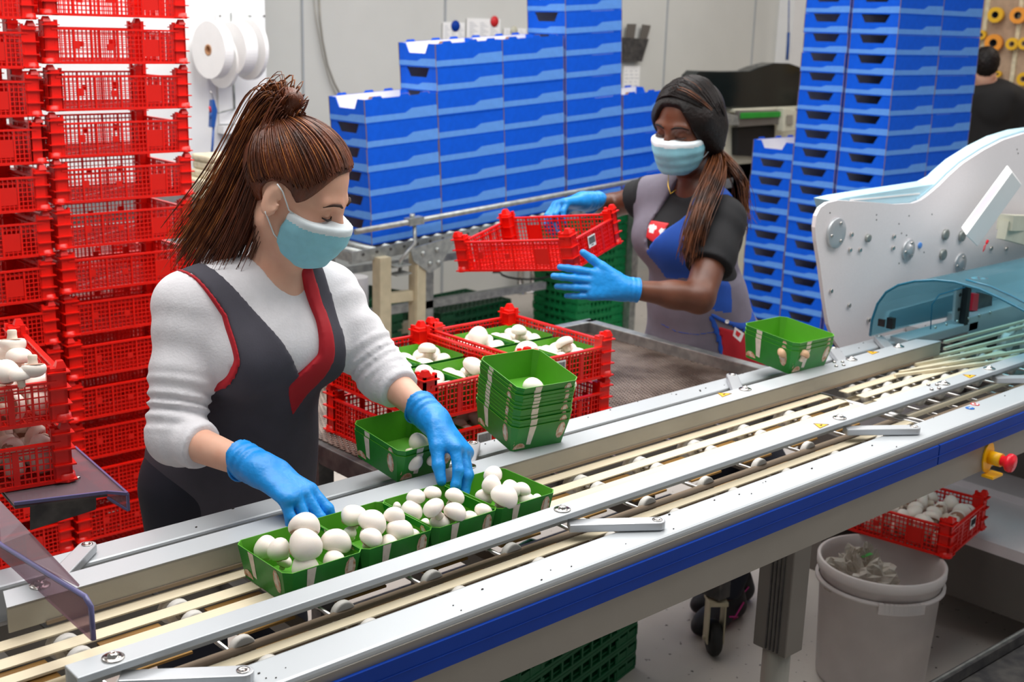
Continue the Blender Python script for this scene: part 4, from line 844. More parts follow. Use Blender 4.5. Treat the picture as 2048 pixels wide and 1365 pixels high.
for i, (px, py, wd, hh) in enumerate(((425, 392, .17, .09), (452, 392, .12, .09), (442, 362, .20, .035), (446, 350, .20, .035), (440, 338, .18, .03))):
    p = Yp(px, py, 4.95); z = TZ if i < 2 else TZ+.09+.036*(i-2)
    q = thing('wrapped_pack', (p[0], 4.95, z), 'cream wrapped pack, %s on the dark table' % ('left one at the bottom', 'right one at the bottom', 'lowest of the three flat ones', 'middle of the three flat ones', 'top of the three flat ones')[i], 'pack', 'cream packs on the dark table')
    part(MB().b2((p[0]-wd/2, 4.88, z), (p[0]+wd/2, 5.05, z+hh)), 'wrapping', 'cream_pack', q, bevel=.01)
def sheet(x0, y0, x1, y1, lab, dot=None, lines=0, Y=6.19):
    a, b = Yp(x0, y0, Y), Yp(x1, y1, Y); k = thing('notice_sheet', a, lab, 'paper', None)
    part(MB().b2((a[0], Y, a[2]), (b[0], Y+.003, b[2])), 'paper', 'paper', k)
    m = MB(); Wd, Hh = b[0]-a[0], b[2]-a[2]
    for i in range(lines):
        for c in range(3): m.b2((a[0]+Wd*(.08+.31*c), Y-.001, a[2]+Hh*(.2+.75*i/lines)), (a[0]+Wd*(.08+.31*c+.12+.12*((i*7+c*3) % 3)/2), Y, a[2]+Hh*(.2+.75*i/lines)+Hh*.02))
    if lines: part(m, 'printed_lines', 'paper_ink', k)
    if dot: p = Yp(dot[0], dot[1], Y-.002); part(MB().lathe([(dot[2], 0), (dot[2], .002), (0, .002)], p, (0, -1, 0), n=18), 'round_mark', dot[3], k)
sheet(886, 44, 929, 82, 'white notice with a dark blue dot on the back wall', (911, 52, .035, 'stripe_blue'), 7)
sheet(934, 36, 1000, 80, 'white notice with a red dot on the back wall', (989, 43, .035, 'sticker_red'), 9)
sheet(1008, 56, 1052, 78, 'white notice with a grey-green dot beside the tall blue stack', (1028, 62, .032, 'cream_plastic'), 4)
sheet(1248, 132, 1278, 180, 'white notice under the dark wall pocket, behind the blue stack', None, 5)
wk = thing('document_pocket', Yp(1265, 85, 6.19), 'dark grey wall pocket with two folders sticking up', 'wall pocket')
part(MB().pts([Yp(1248, 75, 6.15), Yp(1298, 78, 6.15), Yp(1284, 123, 6.15), Yp(1246, 122, 6.15)], (0, .03, 0)), 'pocket', 'table_dark', wk)
part(MB().pts([Yp(1256, 48, 6.16), Yp(1273, 48, 6.16), Yp(1268, 80, 6.16), Yp(1252, 80, 6.16)], (0, .01, 0)), 'folder', 'leg_grey', wk); part(MB().pts([Yp(1286, 49, 6.16), Yp(1302, 51, 6.16), Yp(1292, 85, 6.16), Yp(1280, 85, 6.16)], (0, .01, 0)), 'folder', 'leg_grey', wk)
ck = thing('wall_cable', Yp(650, 100, 6.19), 'thin grey cable hanging down the back wall', 'cable')
part(MB().tube([Yp(x, y, 6.18) for x, y in ((638, -10), (640, 40), (645, 80), (655, 130), (668, 165), (684, 195), (700, 215))], .006, 6).tube([Yp(x, y, 6.18) for x, y in ((627, -10), (632, 40), (645, 110), (660, 165), (684, 215))], .003, 6), 'cable', 'alu_dull', ck)
hs = thing('wall_hose', Yp(1577, 90, 6.0), 'dark blue hose gun hanging on the white door post', 'hose')
part(MB().tube([Yp(1577, 65, 6.0), Yp(1576, 90, 6.0), Yp(1574, 120, 6.0)], .012, 8).tube([Yp(1578, 0, 6.0), Yp(1577, 65, 6.0)], .005, 6), 'hose_line', 'hose_blue', hs)
# back machine with dark hood
bm = thing('hooded_machine', (6.9, 5.2, 0), 'cream packing machine with a smoked hood and green stripe at the back', 'machine')
YB = 5.3
def pb(pts, th, nm, mt, Y=YB): part(MB().pts([Yp(x, y, Y) for x, y in pts], (0, th, 0)), nm, mt, bm, bevel=.006)
pb([(1390, 152), (1400, 142), (1440, 143), (1500, 142), (1520, 134), (1550, 126), (1580, 127), (1600, 134), (1610, 150), (1610, 214), (1470, 216), (1395, 216)], .12, 'smoked_hood', 'hood_black')
part(MB().b2((Yp(1400, 400, YB+.05)[0], YB+.05, 0), (Yp(1610, 400, YB+.05)[0], YB+.15, .9)), 'cabinet_base', 'cream_plastic', bm)
pb([(1470, 218), (1475, 218), (1610, 212), (1610, 218), (1470, 226)], .1, 'hood_sill', 'cream_plastic', YB-.02)
pb([(1480, 222), (1568, 221), (1568, 248), (1476, 255)], .05, 'front_bar', 'leg_grey', YB-.06)
pb([(1482, 226), (1567, 223), (1567, 234), (1482, 238)], .01, 'stripe', 'green_stripe', YB-.075)
pb([(1568, 216), (1592, 218), (1598, 235), (1593, 262), (1566, 264)], .06, 'control_panel', 'cream_plastic', YB-.1)
pb([(1574, 230), (1586, 230), (1586, 250), (1574, 250)], .004, 'keypad', 'alu_dull', YB-.11)
pb([(1400, 220), (1610, 216), (1610, 420), (1400, 430)], .1, 'cabinet', 'cream_plastic', YB+.05)
pb([(1474, 256), (1551, 250), (1549, 300), (1540, 315), (1474, 312)], .05, 'dark_opening', 'black', YB-.0)
pb([(1450, 225), (1476, 232), (1480, 250), (1462, 252), (1448, 240)], .06, 'motor', 'galva', YB-.08)
# tape wall
XT = 8.9
bdT = thing('peg_board', (XT, 4.5, 1.5), 'tan peg board carrying rolls of yellow tape at the top right', 'board')
yl, yr = Xp(1940, 100, XT)[1], 1.2
part(MB().b2((XT, yr, .6), (XT+.03, yl, 2.6)), 'board_panel', 'tan_board', bdT)
for i in range(7):
    y = yl-.12-i*.26; part(MB().b2((XT-.02, y, 1.0), (XT, y+.03, 2.5)), 'rack_strip', 'cream_pack', bdT)
TP = [(1994, 30, 15, 'tape_yellow', 'yellow tape roll, top left on the peg board'), (2039, 31, 16, 'tape_orange', 'orange-yellow tape roll, top right on the peg board'), (1990, 86, 17, 'tape_orange', 'orange tape roll, left in the second row of the peg board'), (2027, 88, 12, 'tape_yellow', 'small yellow tape roll, middle of the second row'), (2052, 87, 12, 'tape_yellow', 'yellow tape roll cut by the picture edge, second row'), (1966, 70, 9, 'tape_yellow', 'yellow tape roll peeking out beside the blue boxes'), (2050, 158, 13, 'tape_yellow', 'yellow tape roll at the right picture edge, third row'), (1999, 148, 6, 'tape_yellow', 'yellow tape roll showing above the black hood'), (2050, 226, 18, 'cream_pack', 'big pale roll low on the peg board')]
for px, py, r, mt, lb_ in TP:
    p = Xp(px, py, XT-.03); rr = r*dep_of(p)/FP; k = thing('tape_roll', p, lb_, 'tape roll', 'tape rolls on the peg board')
    part(MB().lathe([(rr*.45, 0), (rr, 0), (rr, .05), (rr*.45, .05), (rr*.45, 0)], p, (-1, -.2, 0), n=28).flat(), 'wound_tape', mt, k)
    part(MB().lathe([(rr*.45, .051), (rr*.38, .051), (rr*.38, -.02), (0, -.02)], p, (-1, -.2, 0), n=20), 'roll_core', 'card_core' if r < 14 else 'ink', k)
# ---------------------------------------------------------------- people: continuous surfaces grown from distance fields
class SDF:
    def __init__(s, xs, ys, zs):
        s.ax = [np.asarray(a, np.float32) for a in (xs, ys, zs)]; s.F = np.full([len(a) for a in s.ax], .06, np.float32)
    def sl(s, lo, hi):
        r = []
        for a, l, h in zip(s.ax, lo, hi):
            i, j = np.searchsorted(a, l), np.searchsorted(a, h); r.append(slice(max(0, i-1), min(len(a), j+1)))
        return tuple(r)
    def P(s, q=None):
        q = q or (slice(None),)*3
        return s.ax[0][q[0]][:, None, None], s.ax[1][q[1]][None, :, None], s.ax[2][q[2]][None, None, :]
    def comb(s, q, d, k, op):
        F = s.F[q]
        if op == '+': h = np.maximum(k-np.abs(F-d), 0)/k; s.F[q] = np.minimum(F, d)-h*h*k*.25
        else: d = -d; h = np.maximum(k-np.abs(F-d), 0)/k; s.F[q] = np.maximum(F, d)+h*h*k*.25
    def cap(s, a, b, ra, rb, k=.02, op='+', rib=None, flat=None, infl=0):
        a, b = V(*a), V(*b); ra += infl; rb += infl; m = max(ra, rb)+k+.012+(rib[0] if rib else 0)
        q = s.sl(np.minimum(a, b)-m, np.maximum(a, b)+m)
        if 0 in [x.stop-x.start for x in q]: return
        X, Y, Zz = s.P(q); d = b-a; L2 = d@d+1e-9
        h = np.clip(((X-a[0])*d[0]+(Y-a[1])*d[1]+(Zz-a[2])*d[2])/L2, 0, 1)
        dx, dy, dz = X-a[0]-h*d[0], Y-a[1]-h*d[1], Zz-a[2]-h*d[2]
        if flat:   # squash along an axis: flat=(axis vector, factor)
            n, f = nrm(flat[0]), flat[1]; w_ = (dx*n[0]+dy*n[1]+dz*n[2])*(f-1); dx, dy, dz = dx+w_*n[0], dy+w_*n[1], dz+w_*n[2]
        D_ = np.sqrt(dx*dx+dy*dy+dz*dz)-(ra+(rb-ra)*h)
        if rib:
            amp, fr, ph = rib; u = nrm(np.cross(d, V(.3, .2, 1))); ang = (dx*u[0]+dy*u[1]+dz*u[2])*30
            env = 1 if len(rib) < 4 else 1
            D_ = D_-amp*np.sin(h*fr+ph+ang*.9+.8*np.sin(h*fr*.37))*np.clip(h*(1-h)*6+.2, 0, 1)
        s.comb(q, D_.astype(np.float32), k, op)
    def ell(s, c, r, R=None, k=.02, op='+', infl=0):
        c, r = V(*c), V(*r)+infl; R = np.eye(3) if R is None else R; m = max(r)+k+.012
        q = s.sl(c-m, c+m)
        if 0 in [x.stop-x.start for x in q]: return
        X, Y, Zz = s.P(q); X, Y, Zz = X-c[0], Y-c[1], Zz-c[2]
        p = [X*R[0, i]+Y*R[1, i]+Zz*R[2, i] for i in range(3)]
        k0 = np.sqrt(sum((p[i]/r[i])**2 for i in range(3))); k1 = np.sqrt(sum((p[i]/r[i]**2)**2 for i in range(3)))+1e-6
        s.comb(q, (k0*(k0-1)/k1).astype(np.float32), k, op)
    def run(s, prims, infl=0):
        for p in prims:
            kw = dict(p[-1]) if isinstance(p[-1], dict) else {}
            a = p[1:-1] if isinstance(p[-1], dict) else p[1:]
            kw['infl'] = kw.get('infl', 0)+infl
            (s.cap if p[0] == 'c' else s.ell)(*a, **kw)
        return s
    def cut(s, f, k=0): s.F = np.maximum(s.F, np.broadcast_to(f(*s.P()), s.F.shape)).astype(np.float32); return s
    def mesh(s, name, mats, matf=None, relax=1):
        F = s.F; F[0] = F[-1] = .05; F[:, 0] = F[:, -1] = .05; F[:, :, 0] = F[:, :, -1] = .05
        n = np.array(F.shape)-1; ins = F < 0
        cnt = np.zeros(n, np.int8)
        for i in (0, 1):
            for j in (0, 1):
                for l in (0, 1): cnt += ins[i:n[0]+i, j:n[1]+j, l:n[2]+l]
        act = np.argwhere((cnt > 0) & (cnt < 8)); idx = -np.ones(n, np.int64); idx[tuple(act.T)] = np.arange(len(act))
        acc = np.zeros((len(act), 3)); num = np.zeros(len(act)); A = s.ax
        cor = [(i, j, l) for i in (0, 1) for j in (0, 1) for l in (0, 1)]
        for c0 in cor:
            for ax in range(3):
                if c0[ax]: continue
                c1 = list(c0); c1[ax] = 1
                i0 = act+c0; i1 = act+c1; f0 = F[tuple(i0.T)]; f1 = F[tuple(i1.T)]; m = (f0 < 0) != (f1 < 0)
                t = np.where(m, f0/(f0-f1+1e-12), 0)
                for a in range(3):
                    p0, p1 = A[a][i0[:, a]], A[a][i1[:, a]]; acc[:, a] += np.where(m, p0+(p1-p0)*t, 0)
                num += m
        vs = acc/num[:, None]; faces = []
        for ax in range(3):
            b, c = [(1, 2), (2, 0), (0, 1)][ax]
            lo = [slice(None)]*3; hi = [slice(None)]*3; lo[ax] = slice(0, -1); hi[ax] = slice(1, None)
            s0, s1 = ins[tuple(lo)], ins[tuple(hi)]; e = np.argwhere(s0 != s1); e = e[(e[:, b] > 0) & (e[:, c] > 0)]
            if not len(e): continue
            ok = (e[:, b] < n[b]) & (e[:, c] < n[c]) & (e[:, ax] < n[ax]); e = e[ok]; flip = s0[tuple(e.T)]
            def at(db, dc): q = e.copy(); q[:, b] += db; q[:, c] += dc; return idx[tuple(q.T)]
            q = np.stack([at(-1, -1), at(0, -1), at(0, 0), at(-1, 0)], 1); q[~flip] = q[~flip][:, ::-1]; faces.append(q)
        if not faces: return bpy.data.meshes.new(name)
        f = np.concatenate(faces); f = f[(f >= 0).all(1)]
        for _ in range(relax):
            sm = np.zeros_like(vs); ct = np.zeros(len(vs))
            for a in range(4):
                np.add.at(sm, f[:, a], vs[f[:, (a+1) % 4]]); np.add.at(sm, f[:, a], vs[f[:, (a+3) % 4]]); np.add.at(ct, f[:, a], 2)
            vs = vs*.5+.5*sm/np.maximum(ct, 1)[:, None]
        me = bpy.data.meshes.new(name); me.vertices.add(len(vs)); me.vertices.foreach_set('co', vs.astype(np.float32).ravel())
        me.loops.add(len(f)*4); me.loops.foreach_set('vertex_index', f.astype(np.int32).ravel())
        me.polygons.add(len(f)); me.polygons.foreach_set('loop_start', np.arange(0, len(f)*4, 4, dtype=np.int32)); me.polygons.foreach_set('loop_total', np.full(len(f), 4, np.int32))
        for q in ([mats] if isinstance(mats, str) else mats): me.materials.append(MT[q])
        me.update(calc_edges=True); me.polygons.foreach_set('use_smooth', [True]*len(f))
        if matf is not None: me.polygons.foreach_set('material_index', matf(vs[f].mean(1)).astype(np.int32))
        return me
def grid(lo, hi, r): return SDF(*[np.arange(l, h+r, r) for l, h in zip(lo, hi)])
def poly_sd(poly, X, Zz):   # signed distance to a 2D polygon, negative inside
    X, Zz = np.broadcast_arrays(X, Zz); d = np.full(X.shape, 1e9, np.float32); sgn = np.ones(X.shape, np.float32); n = len(poly)
    for i in range(n):
        a, b = poly[i], poly[i-1]; ex, ey = b[0]-a[0], b[1]-a[1]; wx, wy = X-a[0], Zz-a[1]
        t = np.clip((wx*ex+wy*ey)/(ex*ex+ey*ey+1e-12), 0, 1); d = np.minimum(d, (wx-ex*t)**2+(wy-ey*t)**2)
        c1, c2, c3 = Zz >= a[1], Zz < b[1], ex*wy > ey*wx
        sgn = np.where((c1 & c2 & c3) | (~c1 & ~c2 & ~c3), -sgn, sgn)
    return (sgn*np.sqrt(d)).astype(np.float32)
def line_d(pl, X, Zz):
    X, Zz = np.broadcast_arrays(X, Zz); d = np.full(X.shape, 1e9, np.float32)
    for a, b in zip(pl, pl[1:]):
        ex, ey = b[0]-a[0], b[1]-a[1]; wx, wy = X-a[0], Zz-a[1]; t = np.clip((wx*ex+wy*ey)/(ex*ex+ey*ey+1e-12), 0, 1)
        d = np.minimum(d, (wx-ex*t)**2+(wy-ey*t)**2)
    return np.sqrt(d)
def hand(wrist, d, nrmv, side, curls, thumb, sc=1.0, spread=.09):
    """d: direction wrist->fingers, nrmv: back-of-hand normal, side: +1 thumb on cross(d,n) side. curls: 4 x (knuckle, middle, tip) radians"""
    d = nrm(d); n = V(*nrmv); n = nrm(n-(n@d)*d); x = np.cross(d, n)*side; W = V(*wrist); P = []
    P.append(('c', W-d*.075*sc, W-d*.0, .030*sc, .0285*sc, {'k': .02, 'flat': (n, 1.18), 'rib': (.0012, 30, 0)}))
    for u0, u1 in ((.012, .030), (.004, .010), (-.006, -.010), (-.014, -.028)):
        P.append(('c', W+x*u0*sc, W+(x*u1+d*.078)*sc, .016*sc, .0128*sc, {'k': .018}))
    L = ((.040, .026, .021), (.045, .029, .023), (.042, .027, .022), (.033, .021, .019)); U = (.031, .0105, -.010, -.029); base = (.080, .084, .080, .072)
    for i in range(4):
        a = spread*(1.4-i)*1.0; dd = nrm(d*math.cos(a)+x*math.sin(a)); p = W+(x*U[i]+d*base[i])*sc; th = 0; r = (.0105, .0108, .0103, .0092)[i]
        for j in range(3):
            th += curls[i][j]; v = dd*math.cos(th)-n*math.sin(th); q = p+v*L[i][j]*sc
            P.append(('c', p, q, (r-.0008*j)*sc, (r-.0008*(j+1))*sc, {'k': .005 if j or 1 else .01})); p = q
    # thumb leaves the side of the palm near its base
    t0 = W+(x*.024+d*.018)*sc; aa, bb, cc = thumb
    v1 = nrm(d*math.cos(aa)+x*math.sin(aa)-n*bb); p1 = t0+v1*.046*sc; v2 = nrm(v1+d*cc*.5-n*bb*.5-x*cc*.25); p2 = p1+v2*.034*sc; v3 = nrm(v2+d*cc*.3-x*cc*.3); p3 = p2+v3*.028*sc
    P += [('c', t0, p1, .0185*sc, .0135*sc, {'k': .016}), ('c', p1, p2, .0125*sc, .0112*sc, {'k': .006}), ('c', p2, p3, .0112*sc, .009*sc, {'k': .005})]
    return P
def frame(f, up=(0, 0, 1), roll=0):
    f = nrm(f); l = nrm(np.cross(up, f)); u = np.cross(f, l)
    if roll: l, u = l*math.cos(roll)+u*math.sin(roll), u*math.cos(roll)-l*math.sin(roll)
    return np.array([f, l, u]).T   # columns forward, left, up
def head_prims(c, R, s=1.0, nose=1.0, cheek=1.0):
    T = lambda a, b, z: V(*c)+R@(V(a, b, z)*s)
    P = [('e', T(-.014, 0, .030), V(.096, .076, .086)*s, R, {'k': .01}), ('e', T(.022, 0, -.040), V(.066, .060, .078)*s, R, {'k': .03}),
         ('c', T(.050, .016, -.098), T(.050, -.016, -.098), .022*s, .022*s, {'k': .035}), ('c', T(-.01, .052, -.06), T(.045, .028, -.098), .020*s, .018*s, {'k': .03}), ('c', T(-.01, -.052, -.06), T(.045, -.028, -.098), .020*s, .018*s, {'k': .03})]
    for q in (1, -1):
        P += [('e', T(.052, q*.040, -.030), V(.024, .022, .022)*s*cheek, R, {'k': .025}),
              ('c', T(.079, q*.016, .016), T(.066, q*.046, .017), .011*s, .010*s, {'k': .018}),
              ('e', T(.084, q*.033, -.001), V(.014, .017, .013)*s, R, {'k': .014, 'op': '-'}),
              ('e', T(.0665, q*.032, -.003), V(.0155, .0165, .0140)*s, R, {'k': .004}),
              ('e', T(-.012, q*.080, -.014), V(.021, .008, .034)*s, R@np.array([[.94, -.34*q, 0], [.34*q, .94, 0], [0, 0, 1]]), {'k': .008}),
              ('e', T(-.004, q*.089, -.008), V(.010, .006, .019)*s, R, {'k': .004, 'op': '-'})]
    P += [('c', T(.083, 0, .008), T(.102, 0, -.034), .0075*s, .0115*s*nose, {'k': .012}), ('e', T(.094, .009, -.038), V(.010, .008, .008)*s*nose, R, {'k': .008}), ('e', T(.094, -.009, -.038), V(.010, .008, .008)*s*nose, R, {'k': .008}),
          ('c', T(.080, .016, -.066), T(.080, -.016, -.066), .0085*s, .0085*s, {'k': .01})]
    return P
def mask_mesh(c, R, s, name='face_mask'):
    c = V(*c); g = grid(c-.15, c+.15, .0034)
    g.run([('e', c+R@V(.026, 0, -.045)*s, V(.073, .067, .076)*s, R), ('c', c+R@V(.070, 0, -.024)*s, c+R@V(.064, 0, -.088)*s, .031*s, .033*s, {'k': .05}), ('c', c+R@V(.090, 0, -.020)*s, c+R@V(.090, 0, -.040)*s, .013*s, .017*s, {'k': .045}), ('c', c+R@V(.052, .040, -.03)*s, c+R@V(.052, -.040, -.03)*s, .024*s, .024*s, {'k': .03})], infl=.006)
    def loc(X, Y, Zz): return [((X-c[0])*R[0, i]+(Y-c[1])*R[1, i]+(Zz-c[2])*R[2, i])/s for i in range(3)]
    def f(X, Y, Zz):
        a, b, u = loc(X, Y, Zz)
        top = -.012-.30*np.abs(b)*0-.0*a - np.abs(b)*.10; edge = np.maximum(u-top, .018+.10*np.abs(u+.06)-a)
        return np.maximum(edge, (-.118-u))*s
    g.cut(f)
    X, Y, Zz = g.P(); a, b, u = loc(X, Y, Zz)
    g.F = (g.F+.0016*np.abs(((u+.012)/.026) % 1-.5)*2*(np.abs(b) < .2)).astype(np.float32)
    def mf(P): a, b, u = loc(P[:, 0], P[:, 1], P[:, 2]); return (u > -.026-np.abs(b)*.10).astype(int)
    return g.mesh(name, ['mask_blue', 'mask_white'], mf, relax=2)
def strands(name, mt, paths, n, jit, r, parent, taper=.25, kind='stuff', seed=1, wave=0, end_spread=1.0, sides=3):
    rr = np.random.RandomState(seed); m = MB()
    for i in range(n):
        P = np.array(paths[i % len(paths)], float); k = len(P); t = np.linspace(0, 1, k)
        off = rr.randn(3)*jit; ph = rr.rand(3)*6.28; am = wave*(.5+rr.rand())
        j = [P[q]+off*((.25 if q == 0 else 1)+end_spread*t[q])+am*np.sin(ph+t[q]*9)*t[q] for q in range(k)]
        # resample smoothly
        T2 = np.linspace(0, k-1, 3*k); J = np.array(j); S_ = np.stack([np.interp(T2, np.arange(k), J[:, a]) for a in range(3)], 1)
        for _ in range(2): S_[1:-1] = (S_[:-2]+2*S_[1:-1]+S_[2:])/4
        ra = r*(.6+.8*rr.rand()); m.tube(S_, list(ra*(1-(1-taper)*np.linspace(0, 1, len(S_))**2)), sides, cap=False)
    return m.build(name, mt, parent, kind=kind)
def body_axes(x0, x1, y0, y1, zs, r=.006):
    z = []; 
    for a, b, st in zs: z += list(np.arange(a, b, st))
    return SDF(np.arange(x0, x1, r), np.arange(y0, y1, r), z)
# ======== woman in white sweater
w1 = thing('person', (1.18, 2.13, 0), 'auburn-haired person in white sweater and dark apron, filling punnets with blue gloves', 'person')
Rs, Ls = Yp(376, 612, 2.09), Yp(655, 592, 2.05)
Re, Le = Yp(352, 872, 2.03), Yp(768, 752, 1.93)
Rw, Lw = Yp(522, 940, 1.80), Yp(868, 842, 1.765)
Rk, Lk = Yp(618, 1005, 1.70), Yp(925, 905, 1.69)
nb = Yp(560, 555, 2.03)
chest = Yp(530, 680, 2.07); waist = Yp(490, 850, 2.16); pel = V(1.17, 2.19, .90)
F1 = nrm((.60, -.80, -.50)); R1 = frame(F1, roll=math.radians(2))
ear = Yp(549, 398, 1.955); hc1 = ear+R1@V(.010, .078, .012)
torso = [('c', chest+V(-.075, 0, .03), chest+V(.075, 0, .03), .098, .098, {'k': .05, 'flat': ((0, 1, 0), 1.1)}), ('c', chest, waist, .125, .112, {'k': .06, 'flat': ((0, 1, 0), 1.15)}),
         ('c', waist+V(-.03, 0, 0), waist+V(.03, 0, 0), .108, .108, {'k': .06}), ('c', pel+V(-.030, 0, 0), pel+V(.05, 0, 0), .113, .118, {'k': .08}),
         ('c', chest+V(-.02, -.075, -.0), chest+V(-.09, -.07, -.01), .045, .05, {'k': .05}), ('c', chest+V(.06, -.075, .0), chest+V(.09, -.07, -.01), .045, .05, {'k': .05}),
         ('c', Rs, nb+V(-.03, .02, .0), .052, .045, {'k': .05}), ('c', Ls, nb+V(.03, .02, 0), .052, .045, {'k': .05})]
armsR = [('c', Rs, Re, .052, .041, {'k': .03}), ('c', Re, Rw, .040, .026, {'k': .02})]
armsL = [('c', Ls, Le, .052, .040, {'k': .03}), ('c', Le, Lw, .040, .026, {'k': .02})]
neck = [('c', nb+V(0, .0, -.03), hc1+R1@V(-.028, 0, -.05), .052, .048, {'k': .03})]
legs = [('c', pel+V(s*.085, 0, -.05), V(1.17+s*.10, 2.17, .50), .085, .055, {'k': .05}) for s in (-1, 1)]+[('c', V(1.17+s*.10, 2.17, .50), V(1.17+s*.11, 2.20, .08), .055, .038, {'k': .04}) for s in (-1, 1)]
palms = [('c', Rw, Rw+(Rk-Rw)*.5, .020, .014, {'k': .02}), ('c', Lw, Lw+(Lk-Lw)*.5, .020, .014, {'k': .02})]
g = body_axes(.84, 1.62, 1.55, 2.40, [(.04, .86, .016), (.86, 1.30, .007), (1.30, 1.70, .0045)], .0055)
g.run(torso+armsR+armsL+legs+palms+neck, infl=-.003).run(head_prims(hc1, R1, 1.05))
put(g.mesh('body', 'skin_fair', relax=2), 'body', w1)
# sweater
sw = grid((.86, 1.72, .86), (1.62, 2.36, 1.44), .0052)
cuffR, cuffL = Re+(Rw-Re)*.30, Le+(Lw-Le)*.30
sw.run(torso[:3]+torso[4:], infl=.008)
sw.run([('c', Rs, Rs+(Re-Rs)*.55, .062, .056, {'k': .03, 'rib': (.003, 14, 0)}), ('c', Rs+(Re-Rs)*.5, Re, .056, .054, {'k': .02, 'rib': (.0055, 34, .6)}), ('c', Re, cuffR, .053, .044, {'k': .02, 'rib': (.003, 16, 1)}),
        ('c', Ls, Ls+(Le-Ls)*.6, .060, .054, {'k': .03, 'rib': (.0035, 16, 2)}), ('c', Ls+(Le-Ls)*.55, Le, .054, .052, {'k': .02, 'rib': (.005, 30, 0)}), ('c', Le, cuffL, .052, .043, {'k': .02, 'rib': (.0035, 20, 1)}), ('c', cuffR-nrm(Re-Rw)*-.0, cuffR+nrm(Rw-Re)*.006, .0425, .0405, {'k': .008}), ('c', cuffL, cuffL+nrm(Lw-Le)*.006, .042, .040, {'k': .008})])
for cf, a, b in ((cuffR, Re, Rw), (cuffL, Le, Lw)):
    dd = nrm(b-a); q = sw.sl(cf-.09, cf+.13); X, Y, Zz = sw.P(q); sw.F[q] = np.maximum(sw.F[q], ((X-cf[0])*dd[0]+(Y-cf[1])*dd[1]+(Zz-cf[2])*dd[2]-.006))
ncx = nb+V(.012, -.045, .012)
sw.cap(nb+V(.0, -.10, .065), nb+V(.0, .02, .065), .062, .062, k=.006, op='-'); sw.cap(nb+V(.005, -.03, .03), nb+V(0, .0, .10), .050, .056, k=.01, op='-')
put(sw.mesh('sweater', 'sweater', relax=2), 'sweater', w1)
YT = 1.955
def p2(px, py, Y=YT): q = Yp(px, py, Y); return (q[0], q[2])
AP = [p2(*a) for a in ((356, 515), (395, 492), (442, 492), (470, 545), (510, 610), (555, 680), (592, 752), (632, 706), (640, 640), (626, 545), (632, 520), (668, 520), (690, 800), (690, 1300), (150, 1300), (180, 1080), (300, 905), (418, 880), (452, 812), (473, 720), (470, 640), (440, 570), (400, 532))]
ap = grid((.80, 1.80, .66), (1.55, 2.40, 1.42), .0055)
ap.run(torso[:4], infl=.0155); ap.run(torso[4:], infl=.0165)
ap.run([('c', waist+V(0, .0, -.03), pel+V(-.03, .0, -.20), .118, .135, {'k': .05, 'rib': (.006, 3, 0)}), ('c', waist, pel+V(.08, 0, -.20), .12, .15, {'k': .05})])
X, Y, Zz = ap.P(); ap.F = np.maximum(ap.F, poly_sd(AP, X, Zz+Y*0)).astype(np.float32) if False else np.maximum(ap.F, poly_sd(AP, X[:, :, :], Zz)).astype(np.float32)
put(ap.mesh('apron', 'apron_grey', relax=2), 'apron', w1, label='dark grey wrap apron')
rf = grid((1.05, 1.80, 1.0), (1.50, 2.25, 1.42), .005)
rf.run(torso, infl=.019); X, Y, Zz = rf.P(); RF = [p2(*a) for a in ((616, 530), (642, 528), (654, 640), (657, 705), (642, 770), (612, 845), (574, 772), (584, 752), (624, 704), (630, 640))]
rf.F = np.maximum(rf.F, poly_sd(RF, X, Zz)).astype(np.float32); rf.F = np.maximum(rf.F, Y-2.03+X*0).astype(np.float32)
put(rf.mesh('red_facing', 'trim_red', relax=2), 'red_facing', w1, label='dark red facing of the apron')
pp = grid((.90, 1.80, .84), (1.25, 2.25, 1.42), .0034); pp.run(torso[:3], infl=.0175); pp.run(torso[4:], infl=.0185); X, Y, Zz = pp.P()
PL = [p2(*a) for a in ((356, 519), (400, 534), (440, 572), (469, 640), (472, 720), (452, 812), (436, 880))]
pp.F = np.maximum(pp.F, (line_d(PL, X, Zz)-.0030)).astype(np.float32)
put(pp.mesh('piping', 'trim_red', relax=1), 'piping', w1, label='red piping along the armhole')
pq = grid((.82, 1.80, .80), (1.25, 2.25, 1.02), .0033); pq.run(torso[:3], infl=.0175).run([('c', waist+V(0, .0, -.03), pel+V(-.03, .0, -.20), .120, .137, {'k': .05, 'rib': (.006, 3, 0)}), ('c', waist, pel+V(.08, 0, -.20), .12, .15, {'k': .05})], infl=.002); X, Y, Zz = pq.P()
pq.F = np.maximum(np.maximum(pq.F, (np.minimum(line_d([p2(326, 1070), (p2(350, 985)), p2(374, 905)], X, Zz), line_d([p2(357, 1070), p2(372, 915)], X, Zz))-.0045)), Y-2.14+X*0).astype(np.float32)
put(pq.mesh('piping', 'trim_red', relax=1), 'piping', w1, label='red piping at the hip slit')
